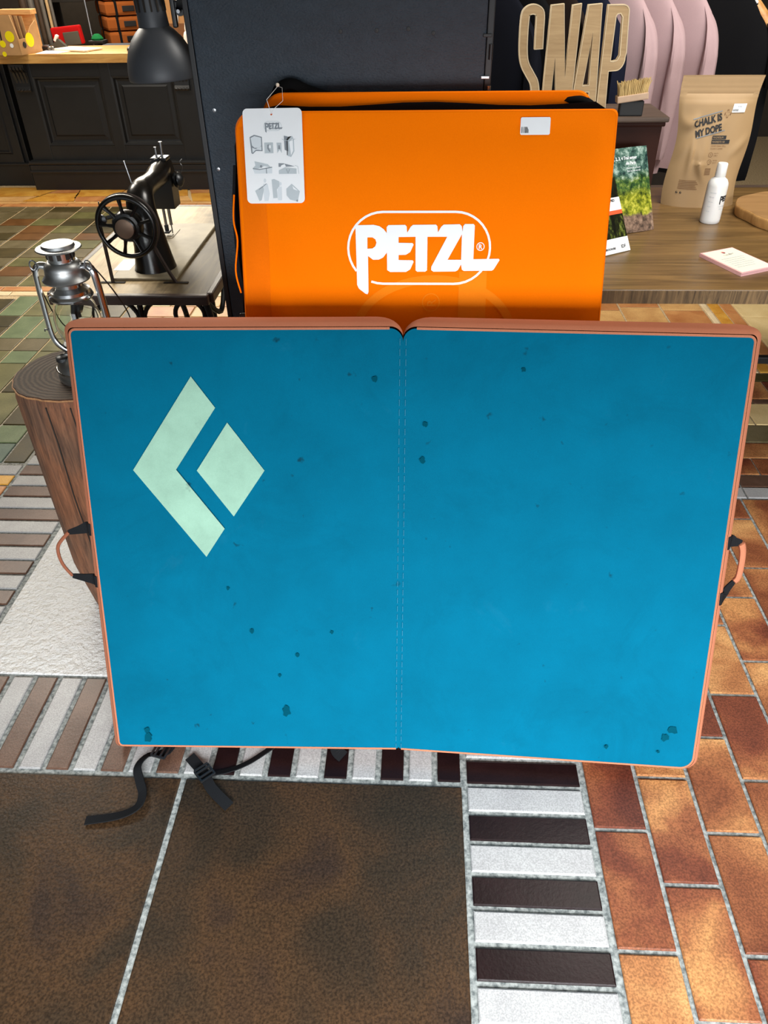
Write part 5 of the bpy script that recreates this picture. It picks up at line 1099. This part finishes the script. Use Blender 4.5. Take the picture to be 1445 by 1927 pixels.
def leaflet(name, label, BR, BL, up, wdt, hgt, facemat):
    r = Vector(BR) - Vector(BL); fr = Fr(Vector(BR) - r.normalized() * wdt, r, up); th = thing(name, label, 'leaflet', tuple(fr(wdt / 2, 0)))
    g = G(); n = 10; bow = lambda u: .004 * math.sin(PI * u / wdt)
    P = [(wdt * i / n) for i in range(n + 1)]
    vs = [fr(u, v, bow(u)) for v in (0, hgt) for u in P] + [fr(u, v, bow(u) - .0016) for v in (0, hgt) for u in P]; m = n + 1
    fs = [(i, i + 1, m + i + 1, m + i) for i in range(n)] + [(2 * m + i + 1, 2 * m + i, 3 * m + i, 3 * m + i + 1) for i in range(n)] + [(i + 1, i, 2 * m + i, 2 * m + i + 1) for i in range(n)] + [(m + i, m + i + 1, 3 * m + i + 1, 3 * m + i) for i in range(n)] + [(0, m, 3 * m, 2 * m), (n, 2 * m + n, 3 * m + n, m + n)]
    b = g.add(vs, fs).obj('cover', facemat, th)
    uvl = b.data.uv_layers.new(name='UVMap')
    for lp_ in b.data.loops: p = b.data.vertices[lp_.vertex_index].co + ORG[b.name] - fr.O; uvl.data[lp_.index].uv = (p.dot(fr.ex) / wdt, p.dot(fr.ey) / hgt)
    return th, (lambda u, v, w=.0012: fr(u, v, bow(u) + w)), b
th, f, b = leaflet('leaflet', 'green forest trail leaflet leaning against the dark chest', (.778, 2.588, TZ + .001), (.681, 2.543, TZ + .001), (-.012, .118, .235), .150, .262, M['forest'])
G().text('1, 2, 3, 4 Trail autour', .0135, lambda a, b_: f(.012 + a, .226 + b_), .0003, .80).text('de Paris', .0135, lambda a, b_: f(.060 + a, .210 + b_), .0003, .9).text('Randonner et courir', .0072, lambda a, b_: f(.062 + a, .197 + b_), 0, .9).text('dans les bois en ville', .0072, lambda a, b_: f(.062 + a, .188 + b_), 0, .9).obj('lettering', M['white_print'], th)
th, f, b = leaflet('leaflet', 'dark woods leaflet with white bands, in front of the green leaflet', (.655, 2.376, TZ + .001), (.569, 2.321, TZ + .001), (-.028, .126, .20), .150, .225, M['woods'])
def band(x0, y0, x1, y1, mat, w): n = 8; return G().add([f(x0 + (x1 - x0) * i / n, y, w) for y in (y0, y1) for i in range(n + 1)], [(i, i + 1, n + 2 + i, n + 1 + i) for i in range(n)]).obj('printed_band', M[mat], th)
band(0, 0, .1495, .044, 'paper', .0008); band(.02, .126, .1495, .164, 'paper', .0008); band(.02, .114, .1495, .126, 'orange_ink', .0008)
G().text('PARIS A PIED', .010, lambda a, b_: f(.072 + a, .152 + b_, .0014), .0003, .95).text('GUIDES', .011, lambda a, b_: f(.06 + a, .134 + b_, .0014), .0004, .8).text('IDF', .014, lambda a, b_: f(.112 + a, .012 + b_, .0014), .0002).text('BROCHURE', .008, lambda a, b_: f(.046 + a, .012 + b_, .0014), .0003).obj('lettering', M['ink'], th)

# ------------------------------------------------------------------ clothes on wooden hangers behind the table
cr_ = thing('clothes_rail', 'black clothes rail carrying the hanging shirts behind the table', 'rail', (1.0, 3.6, 0))
RA, RB = Vector((.0, 3.325, 1.60)), Vector((2.0, 4.02, 1.60))
G().tube([RA, RB], .0125, 14).obj('rail', M['plastic'], cr_, smooth=True)
for p in (RA, RB):
    G().tube([(p.x, p.y, 1.60), (p.x, p.y, .03)], .014, 12).obj('post', M['plastic'], cr_, smooth=True); dr = (RB - RA).normalized(); nn = Vector((-dr.y, dr.x, 0))
    G().box((p.x, p.y, .016), (.05, .50, .03), .006, math.atan2(dr.y, dr.x)).obj('foot', M['plastic'], cr_)
def make_hanger(name, label, group):
    h = thing(name, label, 'hanger', (0, 0, 0), group)
    P = [(-.195, .0, -.150), (-.15, .0, -.100), (-.06, .0, -.018), (0, 0, .016), (.06, .0, -.018), (.15, .0, -.100), (.195, .0, -.150)]
    G().tube(smooth_path(P, 4), [(.008, .017)] * 25, 10).obj('shoulder_bar', M['hanger'], h, smooth=True)
    G().tube(smooth_path([(0, 0, .02), (0, 0, .065), (.02, 0, .085), (.021, 0, .11), (0, 0, .128), (-.018, 0, .112)], 4), .002, 6).obj('hook', M['steel'], h, smooth=True)
    G().box((.09, -.010, -.044), (.07, .002, .016), .0006, rot=Matrix.Rotation(.74, 3, 'Y')).obj('size_strip', M['paper'], h)
    return h
hg0 = None
def make_shirt(seed, mat, sleeve=True, crew=False):
    """hanging jersey: local x across, y front(-)/back(+), z up, collar near z=0"""
    r = random.Random(seed); t = thing('shirt', 'x', 'shirt', (0, 0, 0))
    rows = [(.012, .078, .036), (-.016, .096, .040), (-.054, .130, .045), (-.094, .168, .050), (-.134, .200, .052), (-.170, .222, .054), (-.205, .232, .056), (-.25, .232, .060), (-.32, .234, .064), (-.42, .238, .066), (-.54, .242, .066), (-.68, .240, .062), (-.70, .238, .060)]
    n = 56; vs = []; fs = []; phs = [(r.choice([4, 6, 9, 13]), r.uniform(0, 6.3), r.uniform(.25, 1)) for _ in range(5)]
    for z, w, th in rows:
        for i in range(n):
            a = 2 * PI * i / n; ca_, sa_ = math.cos(a), math.sin(a); x = w * (abs(ca_) ** .75) * (1 if ca_ >= 0 else -1); y = th * .55 * (abs(sa_) ** .9) * (1 if sa_ >= 0 else -1)
            amp = .010 * min(1, max(0, (-z - .05) / .25)); y += amp * sum(q * math.sin(k * a * .5 + p + z * 2.5) for k, p, q in phs) * .5; x += amp * .3 * math.sin(7 * a + z * 9)
            zz = z - (.020 if z > -.005 and crew and sa_ < 0 else 0) * abs(sa_)
            vs.append((x, y, zz))
    m = len(rows)
    for j in range(m - 1):
        for i in range(n): fs.append((j * n + i, (j + 1) * n + i, (j + 1) * n + (i + 1) % n, j * n + (i + 1) % n))
    fs.append(tuple((m - 1) * n + i for i in range(n)))
    G().add(vs, fs).obj('body', mat, t, smooth=True)
    G().tube([(vs[i][0] * 1.0, vs[i][1] * 1.0, vs[i][2] + .004) for i in range(n)], [(.0045, .009)] * n, 8, closed=True).obj('collar', mat, t, smooth=True)
    for s in (-1, 1):
        P = [(s * .172, .0, -.112), (s * .206, -.002, -.165), (s * .225, -.006, -.22), (s * .234, -.010, -.28), (s * .238, -.014, -.37), (s * .239, -.016, -.48), (s * .238, -.016, -.60), (s * .237, -.016, -.64)] if sleeve else [(s * .172, .0, -.112), (s * .210, -.002, -.165), (s * .232, -.006, -.22), (s * .246, -.01, -.28), (s * .254, -.012, -.335)]
        R_ = [(.004, .018), (.016, .034), (.024, .044), (.029, .054), (.030, .058), (.028, .054), (.025, .046), (.022, .038)][:len(P)]
        g = G(); N = smooth_path(P, 5); K = len(N); n2 = 20; vs2 = []; fs2 = []
        for j, p in enumerate(N):
            i0 = min(j // 5, len(R_) - 2); f_ = min(1, j / 5 - i0); rx = R_[i0][0] + (R_[i0 + 1][0] - R_[i0][0]) * f_; ry = R_[i0][1] + (R_[i0 + 1][1] - R_[i0][1]) * f_
            for i in range(n2):
                a = 2 * PI * i / n2; rp_ = 1 + .16 * math.sin(3 * a + seed + j * .07) * min(1, j / 8) + .07 * math.sin(5 * a - j * .2)
                vs2.append((p.x + s * rx * math.cos(a) * rp_ * (.9), p.y + ry * .75 * math.sin(a) * rp_, p.z))
        for j in range(K - 1):
            for i in range(n2): fs2.append((j * n2 + i, j * n2 + (i + 1) % n2, (j + 1) * n2 + (i + 1) % n2, (j + 1) * n2 + i))
        fs2 += [tuple(range(n2)), tuple((K - 1) * n2 + i for i in range(n2))]
        g.add(vs2, fs2).obj('sleeve', mat, t, smooth=True)
    return t
protos = {}
specs = [  # centre x, y, angle, material, long sleeves, label, z of the collar
    (.215, 3.40, -.50, 'ink_jersey', True, 'black sweatshirt leftmost on the rail beside the dark board', 1.455),
    (.325, 3.44, -.60, 'black_jersey', True, 'black sweatshirt behind the wooden letter S', 1.45),
    (.440, 3.475, -.60, 'brown_jersey', True, 'dark brown sweatshirt behind the wooden letter N', 1.455),
    (.565, 3.51, -.62, 'navy_jersey', True, 'navy sweatshirt showing right of the wooden letter P', 1.45),
    (.690, 3.535, -.62, 'pink', True, 'dusty pink sweatshirt, nearest of the three pink ones', 1.462),
    (.805, 3.575, -.62, 'pink', True, 'dusty pink sweatshirt, middle of the three pink ones', 1.462),
    (.945, 3.625, -.62, 'pink', True, 'dusty pink sweatshirt, farthest right of the three pink ones', 1.462),
    (1.235, 3.73, -.55, 'black_jersey', False, 'black crew neck t-shirt behind the kraft pouch', 1.39)]
for i, (x, y, a, mat, sl_, lab, z) in enumerate(specs):
    key = (mat, sl_)
    if key not in protos: s_ = make_shirt(i + 3, M[mat], sl_, not sl_); protos[key] = s_
    else: s_ = dup(protos[key])
    s_['label'] = lab; s_['group'] = 'shirts on the clothes rail'; s_.location = (x, y, z); s_.rotation_euler = (0, 0, a); s_['category'] = 't-shirt' if not sl_ else 'sweatshirt'
    if hg0 is None: hg0 = make_hanger('clothes_hanger', 'x', 'wooden hangers on the clothes rail'); h_ = hg0
    else: h_ = dup(hg0)
    what = ['leftmost black sweatshirt', 'black sweatshirt behind letter S', 'dark brown sweatshirt', 'navy sweatshirt', 'nearest pink sweatshirt', 'middle pink sweatshirt', 'farthest right pink sweatshirt', 'black crew neck t-shirt'][i]
    h_['label'] = 'wooden clothes hanger holding the ' + what; h_.location = (x, y, z - .010 if sl_ else z + .02); h_.rotation_euler = (0, 0, a)

# honey coloured cabinet with open front, far behind the shirts
hc = thing('wooden_cabinet', 'honey coloured wooden cabinet with dark glass door behind the pink sweatshirts', 'cabinet', (1.5, 5.2, 0))
G().box((1.44, 5.28, .70), (.60, .38, 1.40), .006).obj('body', M['cab_orange'], hc)
for x in (1.16, 1.565): G().box((x, 5.08, .72), (.06, .03, 1.30), .004).obj('stile', M['cab_orange'], hc)
for z in (.10, 1.30): G().box((1.3625, 5.08, z), (.345, .03, .09), .004).obj('rail', M['cab_orange'], hc)
G().box((1.3625, 5.087, .70), (.345, .008, 1.11), .001).obj('door_panel', M['dark_gap'], hc)
for x in (1.27, 1.36, 1.44): G().box((x, 5.082, .70), (.03, .006, 1.1), .001).obj('slat', M['shelf_dark'], hc)
G().tube([(1.68, 5.085, .1), (1.68, 5.085, 1.39)], .03, 12).obj('corner_post', M['cab_orange'], hc, smooth=True)
